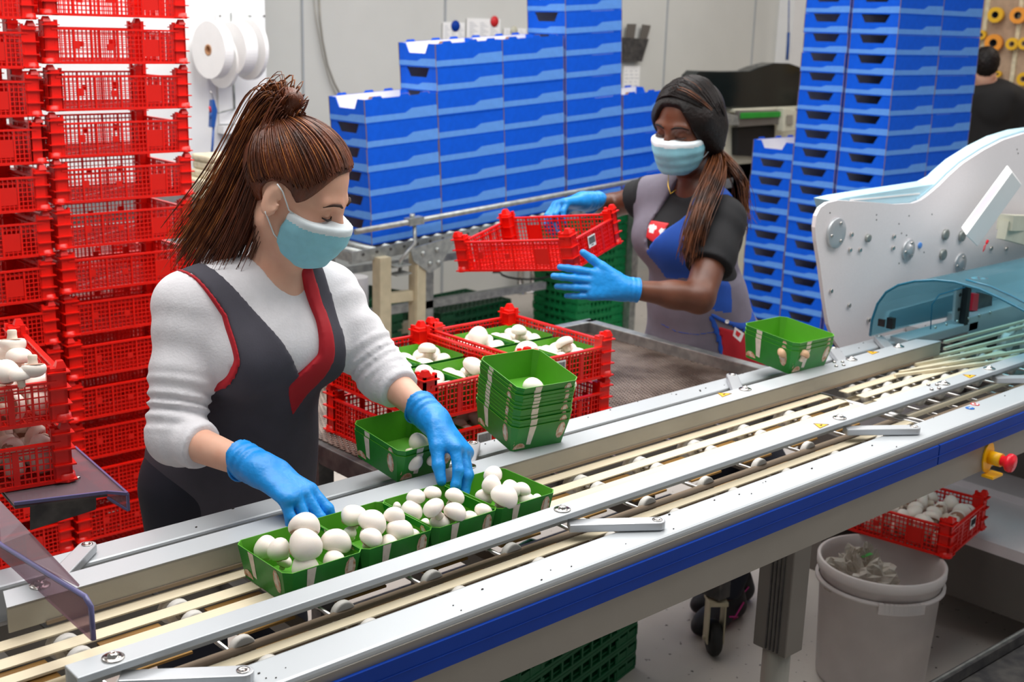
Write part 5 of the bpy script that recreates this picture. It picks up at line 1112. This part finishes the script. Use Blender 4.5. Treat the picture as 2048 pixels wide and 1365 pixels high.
# gloves
tr_ = grid((.90, 1.95, .06), (1.45, 2.42, .98), .010); tr_.run([torso[3]]+legs, infl=.010)
X, Y, Zz = tr_.P(); tr_.F = np.maximum(tr_.F, .10-Zz+X*0+Y*0).astype(np.float32)
put(tr_.mesh('trousers', 'trousers', relax=2), 'trousers', w1)
def glove(me_name, wrist, knk, n, side, curls, thumb, parent, sc=1.0, elbow=None, spread=.07):
    d = knk-wrist; c = (V(*wrist)+V(*knk))/2; gg = grid(c-.16, c+.16, .0026); gg.run(hand(wrist, d, n, side, curls, thumb, sc, spread))
    if elbow is not None:
        dd = nrm(wrist-elbow); c0 = wrist-dd*.05; X, Y, Zz = gg.P()
        gg.run([('c', wrist-dd*.075, wrist-dd*.0, .0345, .0285, {'k': .015, 'rib': (.0016, 26, 0)})])
        X, Y, Zz = gg.P(); gg.F = np.maximum(gg.F, ((c0[0]-X)*dd[0]+(c0[1]-Y)*dd[1]+(c0[2]-Zz)*dd[2])).astype(np.float32)
        o = put(gg.mesh('glove', 'glove_blue', relax=1), 'glove', parent)
        t = nrm(np.cross(dd, V(0, 0, 1))); u = np.cross(dd, t); c1 = c0+dd*.002
        MB().tube([c1+.0345*(math.cos(a)*t+math.sin(a)*u) for a in np.linspace(0, 2*math.pi, 25)], .0022, 6, cap=False).build('rolled_cuff', 'glove_blue', o, world=True)
    return o
glove('g', Rw, Rk, (.25, -.5, .85), -1, ((.35, .45, .3), (.5, .55, .35), (.6, .55, .35), (.7, .5, .3)), (.55, .45, .5), w1, 1.12, Re)
glove('g', Lw, Lk, (.55, -.3, .75), 1, ((.55, .35, .2), (.5, .4, .25), (.55, .45, .3), (.65, .5, .3)), (.35, .5, .4), w1, 1.08, Le)
# face details and mask
def face(w_, c, R, s, browm, maskm=True, look=0, lash=True, band=1):
    T = lambda a, b, z: V(*c)+R@(V(a, b, z)*s)
    for q in (1, -1):
        part(MB().tube([T(.0915, q*.012, .016), T(.0900, q*.024, .0215), T(.0830, q*.040, .0215), T(.070, q*.054, .013)], [.0020, .0032, .0028, .0012], 6), 'eyebrow', browm, w_)
        part(MB().tube([T(.0815, q*.017, -.0075), T(.0850, q*.027, -.0100), T(.0835, q*.039, -.0100), T(.0755, q*.050, -.0065)], [.0012, .0022, .0024, .0014], 6), 'eyelashes', 'lip_dark', w_)
    mk = put(mask_mesh(c, R, s), 'face_mask', w_, label='pale blue pleated face mask')
    for q in (1, -1):
        part(MB().tube([T(.044, q*.060, -.026), T(.022, q*.074, -.016), T(.002, q*.086, .012), T(-.012, q*.088, .020)], .0014, 5), 'ear_loop', 'mask_white', w_)
        part(MB().tube([T(.030, q*.060, -.082), T(.014, q*.068, -.072), T(-.004, q*.082, -.046), T(-.012, q*.086, -.036)], .0014, 5), 'ear_loop', 'mask_white', w_)
face(w1, hc1, R1, 1.05, 'brow')
T1 = lambda a, b, z: hc1+R1@V(a, b, z)
# hair: cap + swept strands + ponytail
hr = grid(hc1-.17, hc1+.17, .0042); hr.run([('e', T1(-.016, 0, .033), (.108, .088, .098), R1)])
X, Y, Zz = hr.P(); la_ = [(X-hc1[0])*R1[0, i]+(Y-hc1[1])*R1[1, i]+(Zz-hc1[2])*R1[2, i] for i in range(3)]
pl_ = la_[0]*.66-(la_[2])*.75+.010-.030*np.exp(-((la_[0]-.035)/.03)**2)*np.clip((np.abs(la_[1])-.03)/.03, 0, 1)-.012*(la_[0] < -.03)
earcut = .034-np.sqrt((la_[0]+.008)**2+(la_[2]+.012)**2)+np.where(np.abs(la_[1]) < .05, -1, 0)
hr.F = np.maximum(hr.F, np.maximum(pl_, earcut)).astype(np.float32)
put(hr.mesh('hair', 'hair_auburn', relax=2), 'hair', w1)
bun = T1(-.090, 0, .082)
def ellpt(v, a=.110, b=.090, c_=.100): v = nrm(v); return T1(-.016+a*v[0], b*v[1], .033+c_*v[2])
SP = []; bv = nrm(V(-.72/.106*.1, 0, .65/.096*.1))
for i in range(620):
    t = i/619*2-1; an = t*2.15   # hairline from nape round the forehead
    st = nrm(V(.90*math.cos(an)*.95, math.sin(an)*1.0, (.62 if math.cos(an) > 0 else .82)*math.cos(an)+.03-.30*math.exp(-((abs(an)-1.0)/.38)**2)+.035*rng.randn())); pth = []
    for u in np.linspace(0, 1, 8): pth.append(ellpt(st*(1-u)+bv*u+V(0, 0, .0)))
    pth.append(bun*.6+pth[-1]*.4); SP.append(pth)
strands('swept_strands', 'hair_auburn', SP, 620, .0010, .0016, w1, .7, seed=3)
strands('lighter_strands', 'hair_light', SP[::3], 110, .0020, .0009, w1, .6, seed=4)  # thinner strands in a lighter hair colour
def pxd(lst, Y0): return [Yp(x, y, Y_) for x, y, Y_ in lst]
yb = bun[1]; pb_ = PRb = None
tail = [bun, D(575, 190, dep_of(bun)-.02), D(545, 215, dep_of(bun)), D(510, 290, dep_of(bun)+.02), D(475, 370, dep_of(bun)+.05), D(440, 440, dep_of(bun)+.07), D(405, 500, dep_of(bun)+.08)]
tail2 = [bun, D(590, 200, dep_of(bun)-.03), D(560, 245, dep_of(bun)), D(530, 330, dep_of(bun)+.0), D(505, 410, dep_of(bun)+.03), D(480, 470, dep_of(bun)+.04), D(455, 520, dep_of(bun)+.05)]
tail3 = [bun, D(560, 195, dep_of(bun)), D(530, 230, dep_of(bun)+.03), D(500, 310, dep_of(bun)+.05), D(460, 390, dep_of(bun)+.07), D(420, 450, dep_of(bun)+.09), D(385, 505, dep_of(bun)+.10)]
tl = grid(np.min(tail+tail2, 0)-.07, np.max(tail+tail2, 0)+.07, .006)
for P_ in (tail, tail2):
    for k in range(len(P_)-1): tl.cap(P_[k], P_[k+1], (.006, .012, .020, .024, .022, .016)[k], (.012, .020, .024, .022, .016, .008)[k], k=.02)
tl.ell(bun, (.024, .024, .024), k=.02)
put(tl.mesh('ponytail', 'hair_auburn', relax=2), 'ponytail', w1)
strands('ponytail_strands', 'hair_auburn', [tail, tail2, tail3], 700, .012, .0017, w1, .3, seed=5, wave=.003, end_spread=.9)
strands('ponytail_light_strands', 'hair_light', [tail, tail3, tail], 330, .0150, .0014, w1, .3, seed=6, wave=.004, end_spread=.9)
part(MB().tube([bun+R1@(V(-.6, 0, .8)*.01)+R1@V(.018*math.cos(a)*.8, .022*math.sin(a), .018*math.cos(a)*.6) for a in np.linspace(0, 6.283, 20)], .005, 6, cap=False), 'hair_tie', 'hair_dark', w1)
for s_ in (-1, 1): part(MB().box((1.17+s_*.11, 2.16, .045), (.09, .25, .09)), 'shoe', 'shoe_black', w1, bevel=.03)
# ======== woman in grey apron holding the crate
w2 = thing('person', (2.98, 2.25, 0), 'dark-haired person in black t-shirt and grey apron holding a red crate, wearing blue gloves', 'person')
Rs, Ls = D(1300, 392, 3.92), D(1447, 440, 3.66)
Re, Le = D(1222, 412, 4.02), D(1398, 596, 3.52)
Rw, Lw = D(1166, 403, 3.86), D(1243, 577, 3.47)
Rk, Lk = D(1104, 410, 3.80), D(1177, 569, 3.44)
nb = D(1388, 382, 3.80); chest = D(1378, 480, 3.86); waist = D(1395, 600, 3.96); pel = D(1412, 700, 4.05)
FB = nrm((-1, -.10, 0)); LB = V(-FB[1], FB[0], 0); LB = nrm(np.cross((0, 0, 1), FB))
R2 = frame(nrm((-1, -.12, -.24)), roll=math.radians(-3)); hc2 = D(1373, 251, 3.72)
torso2 = [('c', chest-LB*.075+V(0, 0, .03), chest+LB*.075+V(0, 0, .03), .100, .100, {'k': .05, 'flat': (FB, 1.08)}), ('c', chest, waist, .128, .120, {'k': .06, 'flat': (FB, 1.1)}),
          ('c', waist-LB*.03, waist+LB*.03, .118, .118, {'k': .06}), ('c', pel-LB*.07, pel+LB*.07, .135, .135, {'k': .08}),
          ('c', chest+FB*.07-LB*.02, chest+FB*.06-LB*.09, .052, .052, {'k': .05}), ('c', chest+FB*.07+LB*.02, chest+FB*.06+LB*.09, .052, .052, {'k': .05}),
          ('c', Rs, nb-LB*.03, .052, .046, {'k': .05}), ('c', Ls, nb+LB*.03, .052, .046, {'k': .05})]
arms2 = [('c', Rs, Re, .052, .042, {'k': .03}), ('c', Re, Rw, .042, .029, {'k': .02}), ('c', Ls, Le, .058, .050, {'k': .03}), ('c', Le, Le+(Lw-Le)*.35, .047, .043, {'k': .02}), ('c', Le+(Lw-Le)*.3, Lw, .043, .028, {'k': .02})]
legs2 = [('c', pel+LB*s*.085-V(0, 0, .05), V(2.98, 2.2, .48)+LB*s*.09, .09, .058, {'k': .05}) for s in (-1, 1)]
feet = [Z(1420, 1256, 0)+V(.07, 0, 0), Z(1468, 1222, 0)+V(.03, .04, 0)]
legs2 += [('c', V(2.98, 2.2, .48)+LB*s*.09, feet[0 if s > 0 else 1]+V(0, 0, .10), .058, .038, {'k': .04}) for s in (-1, 1)]
g = SDF(np.arange(2.35, 3.35, .0065), np.arange(1.95, 2.95, .0065), list(np.arange(.04, .9, .016))+list(np.arange(.9, 1.32, .007))+list(np.arange(1.32, 1.75, .005)))
g.run(torso2+arms2+legs2+[('c', Rw, Rw+(Rk-Rw)*.5, .022, .014, {'k': .02}), ('c', Lw, Lw+(Lk-Lw)*.5, .022, .014, {'k': .02}), ('c', nb-V(0, 0, .03), hc2+R2@V(-.025, 0, -.05), .054, .050, {'k': .03})], infl=-.004)
g.run(head_prims(hc2, R2, 1.12, nose=1.2, cheek=1.05))
put(g.mesh('body', 'skin_dark', relax=2), 'body', w2)
ts_ = grid((2.55, 1.95, .78), (3.45, 2.95, 1.48), .0065)
hemR, hemL = Rs+(Re-Rs)*.45, Ls+(Le-Ls)*.62
ts_.run(torso2, infl=.006); ts_.run([('c', Rs, hemR, .060, .060, {'k': .03, 'rib': (.003, 12, 0)}), ('c', Ls, hemL, .068, .072, {'k': .03, 'rib': (.003, 12, 1)})])
for cf, a, b in ((hemR, Rs, Re), (hemL, Ls, Le)):
    dd = nrm(b-a); q = ts_.sl(cf-.11, cf+.12); X, Y, Zz = ts_.P(q); ts_.F[q] = np.maximum(ts_.F[q], ((X-cf[0])*dd[0]+(Y-cf[1])*dd[1]+(Zz-cf[2])*dd[2]))
ts_.cap(nb+FB*.10+V(0, 0, .045), nb+V(0, 0, .055), .066, .062, k=.006, op='-')
put(ts_.mesh('tshirt', 'tshirt_black', relax=2), 'tshirt', w2)
XT_ = float((chest+FB*.125)[0])
XP_ = float(pel[0]-.15)
def q2(px, py, X=None):
    X = X or (XT_ if py < 540 else XT_+(XP_-XT_)*min(1, (py-540)/140)); q = Xp(px, py, X); return (q[1], q[2])
G_ = [q2(*a) for a in ((1150, 300), (1316, 325), (1338, 338), (1312, 410), (1300, 450), (1301, 500), (1316, 480), (1345, 450), (1378, 412), (1402, 372), (1418, 350), (1445, 352), (1412, 410), (1392, 470), (1388, 562), (1425, 597), (1464, 624), (1476, 600), (1484, 560), (1500, 535), (1640, 545), (1700, 1100), (1150, 1100))]
B_ = [q2(*a) for a in ((1299, 505), (1316, 478), (1345, 448), (1378, 408), (1405, 366), (1450, 366), (1420, 420), (1400, 480), (1378, 560), (1326, 557), (1312, 530))]
B2 = [q2(*a) for a in ((1398, 565), (1425, 595), (1468, 620), (1468, 650), (1436, 640), (1402, 618))]
a2 = grid((2.55, 1.90, .62), (3.45, 2.95, 1.48), .006)
sk2 = [('c', waist-V(0, 0, .03), pel-V(0, 0, .22), .135, .19, {'k': .05, 'rib': (.004, 4, 0)})]
a2.run(torso2, infl=.0145).run(sk2); X, Y, Zz = a2.P(); a2.F = np.maximum(a2.F, poly_sd(G_, Y, Zz)).astype(np.float32); a2.F = np.maximum(a2.F, (X-chest[0]-.02-np.clip((1.16-Zz)*6, 0, 1)+(Y*0))).astype(np.float32)
def mf2(P):
    a = poly_sd(B_, P[:, 1], P[:, 2]) < 0; b = poly_sd(B2, P[:, 1], P[:, 2]) < 0; c = np.abs(poly_sd(G_, P[:, 1], P[:, 2])) < .005; c &= P[:, 2] < q2(1380, 560)[1]
    return ((a | b | c) & (P[:, 0] < waist[0]-.03)).astype(int)
put(a2.mesh('apron', ['apron_light_grey', 'apron_blue'], mf2, relax=2), 'apron', w2, label='grey wrap apron with blue facing')
for nm_, mt_, fn_, inf_ in (('red_panel', 'trim_red', lambda Y, Zz: poly_sd([q2(*a, pel[0]-.05) for a in ((1470, 645), (1489, 668), (1500, 720), (1504, 800), (1474, 800))], Y, Zz), .0175), ('slit_trim', 'apron_blue', lambda Y, Zz: line_d([q2(*a, pel[0]-.05) for a in ((1466, 626), (1470, 680), (1474, 800))], Y, Zz)-.0045, .019), ('slit_trim', 'apron_blue', lambda Y, Zz: line_d([q2(*a, pel[0]-.05) for a in ((1468, 622), (1484, 650), (1506, 700), (1516, 730))], Y, Zz)-.0045, .019), ('pocket_trim', 'apron_blue', lambda Y, Zz: line_d([q2(*a) for a in ((1335, 645), (1368, 660), (1400, 668), (1434, 665))], Y, Zz)-.0022, .0165)):
    g = grid((2.75, 1.80, .76), (3.35, 2.75, 1.14), .0042); g.run(torso2, infl=inf_).run(sk2, infl=inf_-.0145); X, Y, Zz = g.P(); g.F = np.maximum(g.F, fn_(Y, Zz)).astype(np.float32); g.F = np.maximum(g.F, X-pel[0]-.03+Y*0).astype(np.float32)
    put(g.mesh(nm_, mt_, relax=1), nm_, w2)
st_ = grid((2.70, 1.98, 1.2), (3.25, 2.85, 1.47), .0055)
for sg, S0 in ((1, Ls), (-1, Rs)):
    pass
st_.run(torso2, infl=.0135); X, Y, Zz = st_.P(); mid = (Ls+nb)*.5
dY = (X-mid[0])*LB[0]+(Y-mid[1])*LB[1]; st_.F = np.maximum(st_.F, np.maximum(np.abs(dY)-.024, mid[2]-.06-Zz+dY*0)).astype(np.float32)
def mf3(P): return (np.abs((P[:, 0]-mid[0])*LB[0]+(P[:, 1]-mid[1])*LB[1]) > .017).astype(int)
put(st_.mesh('shoulder_strap', ['apron_light_grey', 'apron_blue'], mf3, relax=1), 'shoulder_strap', w2)
lg = grid(chest-.2, chest+.2, .003); lg.run(torso2, infl=.0095); X, Y, Zz = lg.P(); LG = [q2(*a) for a in ((1292, 440), (1338, 447), (1325, 490), (1290, 470))]
lg.F = np.maximum(np.maximum(lg.F, poly_sd(LG, Y, Zz)), X-chest[0]).astype(np.float32)
c1_, c2_ = q2(1309, 457), q2(1329, 459)
def blob(P, c, r, ph): a = np.arctan2(P[:, 2]-c[1], P[:, 1]-c[0]); return np.hypot(P[:, 1]-c[0], (P[:, 2]-c[1])*1.25) < r*(1+.16*np.sin(5*a+ph)+.1*np.sin(3*a))
def mfl(P): return (blob(P, c1_, .0165, 0) | blob(P, (c2_[0]-.003, c2_[1]-.004), .011, 2)).astype(int)
put(lg.mesh('shirt_print', ['sticker_red', 'white_label'], mfl, relax=1), 'shirt_print', w2, label='red patch with white cloud shapes')
for i, (a, b) in enumerate(((1, 2), (3, 4))):
    pass
tr2 = grid((2.75, 1.95, .08), (3.35, 2.65, .95), .011); tr2.run([torso2[3]]+legs2, infl=.008); put(tr2.mesh('trousers', ['trousers', 'trim_red'], lambda P: (P[:, 1] < 2.22).astype(int)*0, relax=2), 'trousers', w2)
ph_ = MB().pts([D(1470, 655, 3.80), D(1488, 668, 3.80), D(1481, 685, 3.80), D(1466, 672, 3.80)], (.004, .004, 0)).mi(1).pts([D(1473, 661, 3.798), D(1482, 668, 3.798), D(1477, 675, 3.798), D(1471, 669, 3.798)], (.001, .001, 0))
part(ph_, 'care_label', ['white_label', 'sticker_red'], w2, label='white garment tag')
part(MB().lathe([(.0065, 0), (.0065, .002), (.004, .002), (.004, .001), (0, .001)], D(1454, 644, 3.78), tuple(-fwd), n=14), 'snap_button', 'white_label', w2)
glove('g', Lw, Lk, (-.55, -.75, .25), 1, ((.12, .2, .15), (.15, .25, .15), (.25, .3, .2), (.35, .3, .2)), (.55, .05, .05), w2, 1.12, Le, spread=.045)
glove('g', Rw, Rk, (-.2, .3, .9), 1, ((.75, .6, .35), (.85, .6, .3), (.8, .65, .3), (.8, .6, .3)), (.5, .7, .4), w2, 1.08, Re)
face(w2, hc2, R2, 1.12, 'hair_dark')
T2_ = lambda a, b, z: hc2+R2@V(a, b, z)
hr = grid(hc2-.19, hc2+.19, .0045); hr.run([('e', T2_(-.018, 0, .030), (.124, .103, .109), R2), ('c', T2_(-.05, .06, -.02), T2_(-.07, .045, -.10), .045, .035, {'k': .04}), ('c', T2_(.03, .076, .03), T2_(-.02, .085, -.06), .022, .026, {'k': .04}), ('c', T2_(.03, -.07, .03), T2_(-.02, -.08, -.05), .020, .022, {'k': .04})])
X, Y, Zz = hr.P(); la_ = [(X-hc2[0])*R2[0, i]+(Y-hc2[1])*R2[1, i]+(Zz-hc2[2])*R2[2, i] for i in range(3)]
hr.F = np.maximum(hr.F, np.maximum(la_[0]*.80-la_[2]*.52-.022-np.clip(np.abs(la_[1])-.03, 0, 1)*.75, -.16-la_[2])).astype(np.float32)
put(hr.mesh('hair', 'hair_dark', relax=2), 'hair', w2)
tie = T2_(-.085, .055, -.085)
SP = []
def ep2(v): v = nrm(v); return T2_(-.018+.128*v[0], .1065*v[1], .032+.1135*v[2])
for i in range(420):
    u0 = rng.rand(); st0 = V(.75-1.3*u0, -.10+.05*rng.randn(), .75+.3*u0)
    sd = 1 if rng.rand() < .7 else -1; e0 = V(-.55, .55*sd, -.75)+rng.randn(3)*.05; md = V(.45-.6*u0, .95*sd, .35)
    SP.append([ep2(st0), ep2(st0*.6+md*.4), ep2(md), ep2(md*.5+e0*.5), ep2(e0), tie if sd > 0 else tie+rng.randn(3)*.01])
strands('combed_strands', 'hair_dark', SP, 420, .0012, .0028, w2, .7, seed=8)
t1 = [tie, D(1425, 345, 3.66), D(1412, 390, 3.60), D(1398, 430, 3.56), D(1386, 470, 3.55), D(1382, 500, 3.56)]
t2 = [tie, D(1440, 335, 3.68), D(1425, 375, 3.62), D(1405, 415, 3.57), D(1392, 460, 3.55), D(1380, 512, 3.55)]
t3 = [tie, D(1455, 320, 3.70), D(1475, 345, 3.70), D(1487, 370, 3.71), D(1490, 410, 3.72), D(1498, 450, 3.72)]
strands('long_hair', 'hair_brown_tips', [t1, t2], 300, .010, .0024, w2, .4, seed=9, wave=.006, end_spread=.5)
strands('loose_strands', 'hair_brown_tips', [t3, t3, t1], 70, .007, .0014, w2, .4, seed=10, wave=.01, end_spread=1.0)
part(MB().tube([T2_(-.004+.009*math.cos(a), .092, -.055+.009*math.sin(a)) for a in np.linspace(0, 6.28, 14)], .0022, 6, cap=False), 'earring', 'gold', w2)
part(MB().tube([D(1337, 350, 3.68), D(1336, 372, 3.66), D(1341, 388, 3.65), D(1352, 380, 3.66)], .0014, 5), 'necklace', 'gold', w2)
def shoe(p, d, par, mt='shoe_black'):
    d = nrm(d); n = V(-d[1], d[0], 0); R_ = np.array([d, n, (0, 0, 1)]).T; s_ = grid(V(*p)-(.22, .22, .01), V(*p)+(.22, .22, .17), .006)
    s_.run([('e', V(*p)+d*.07+V(0, 0, .035), (.105, .046, .045), R_, {'k': .03}), ('c', V(*p)-d*.05+V(0, 0, .04), V(*p)-d*.03+V(0, 0, .085), .043, .043, {'k': .04})]); X, Y, Zz = s_.P(); s_.F = np.maximum(s_.F, .004-Zz+X*0+Y*0).astype(np.float32)
    o = put(s_.mesh('shoe', [mt, 'shoe_pink'], lambda P: ((P[:, 2] < .018) & (np.sin(P[:, 0]*60) > .2)).astype(int), relax=2), 'shoe', par)
    MB().tube([V(*p)-d*.075+n*0+V(0, 0, .11)]+[V(*p)-d*.03+V(0, 0, .118)+d*.042*math.cos(a)+n*.036*math.sin(a) for a in np.linspace(2.6, -2.6, 14)], .004, 6).tube([V(*p)+n*.045+d*.02+V(0, 0, .03), V(*p)+n*.047-d*.03+V(0, 0, .07)], .003, 5).tube([V(*p)+n*.047+d*.05+V(0, 0, .05), V(*p)+n*.046+V(0, 0, .03)], .003, 5).build('shoe_trim', 'shoe_pink', o)
shoe(feet[0]-V(.0, 0, 0), (-1, -.12, 0), w2); shoe(feet[1], (-1, .1, 0), w2)
strands('brown_strands', 'hair_brown_tips', SP[::6], 60, .0016, .0013, w2, .7, seed=18)  # brown strands scattered among the dark combed ones
# ======== person in the black hoodie, seen from behind
c3 = D(1985, 210, 8.3); w3 = thing('person', (c3[0], c3[1], 0), 'person in a black hoodie with short dark curly hair, seen from behind', 'person')
h3 = D(1970, 133, 8.2)+V(0, 0, 0); f3 = nrm((.8, .55, 0)); l3 = nrm(np.cross((0, 0, 1), f3))
R3 = frame(nrm((.8, .5, -.3))); g = grid(c3-V(.45, .45, c3[2]), V(c3[0]+.45, c3[1]+.45, 1.95), .016)
T3 = [('c', c3+l3*.16+V(0, 0, .02), c3-l3*.16+V(0, 0, .02), .075, .075, {'k': .08}), ('c', c3, c3-V(0, 0, .45), .16, .14, {'k': .1, 'flat': (f3, 1.2)}), ('c', c3-V(0, 0, .45), c3-V(0, 0, .62), .16, .17, {'k': .1}),
      ('c', c3+l3*.19, c3+l3*.22-V(0, 0, .30), .06, .05, {'k': .04}), ('c', c3-l3*.19, c3-l3*.22-V(0, 0, .30), .06, .05, {'k': .04}), ('c', c3+l3*.22-V(0, 0, .30), c3+l3*.1+f3*.25-V(0, 0, .33), .05, .035, {'k': .04}), ('c', c3-l3*.22-V(0, 0, .30), c3-l3*.1+f3*.25-V(0, 0, .33), .05, .035, {'k': .04})]
LG3 = [('c', V(c3[0], c3[1], .88)+l3*s*.09, V(c3[0], c3[1], .09)+l3*s*.1, .09, .05, {'k': .03}) for s in (-1, 1)]
g.run(T3+LG3, infl=-.006).run([('c', c3+V(0, 0, .05), h3, .05, .05, {'k': .03})]).run(head_prims(h3, R3, 1.0)); put(g.mesh('body', 'skin_fair'), 'body', w3)
g = grid(c3-V(.45, .45, .85), c3+V(.45, .45, .25), .014); g.run(T3, infl=.012).run([('c', c3-f3*.10+V(0, 0, .07)-l3*.08, c3-f3*.10+V(0, 0, .07)+l3*.08, .045, .045, {'k': .05}), ('e', c3-f3*.13-V(0, 0, .02), (.05, .10, .10), frame(f3), {'k': .03})]); put(g.mesh('hoodie', 'hoodie_black', relax=2), 'hoodie', w3)
g = grid(h3-.17, h3+.17, .009); g.run([('e', h3-f3*.015+V(0, 0, .03), (.105, .09, .105), R3)]); X, Y, Zz = g.P(); g.F = (g.F+.008*np.sin(X*160)*np.sin(Y*150+1)*np.sin(Zz*170)+0).astype(np.float32); g.F = np.maximum(g.F, (X-h3[0])*f3[0]+(Y-h3[1])*f3[1]-(Zz-h3[2])*.7-.035).astype(np.float32); put(g.mesh('hair', 'hair_dark'), 'hair', w3)
g = grid(V(c3[0]-.3, c3[1]-.3, 0), V(c3[0]+.3, c3[1]+.3, .98), .016); g.run(LG3, infl=.012); put(g.mesh('trousers', 'trousers'), 'trousers', w3)
for s in (-1, 1): shoe(V(c3[0], c3[1], 0)+l3*s*.1, f3, w3, 'rubber')
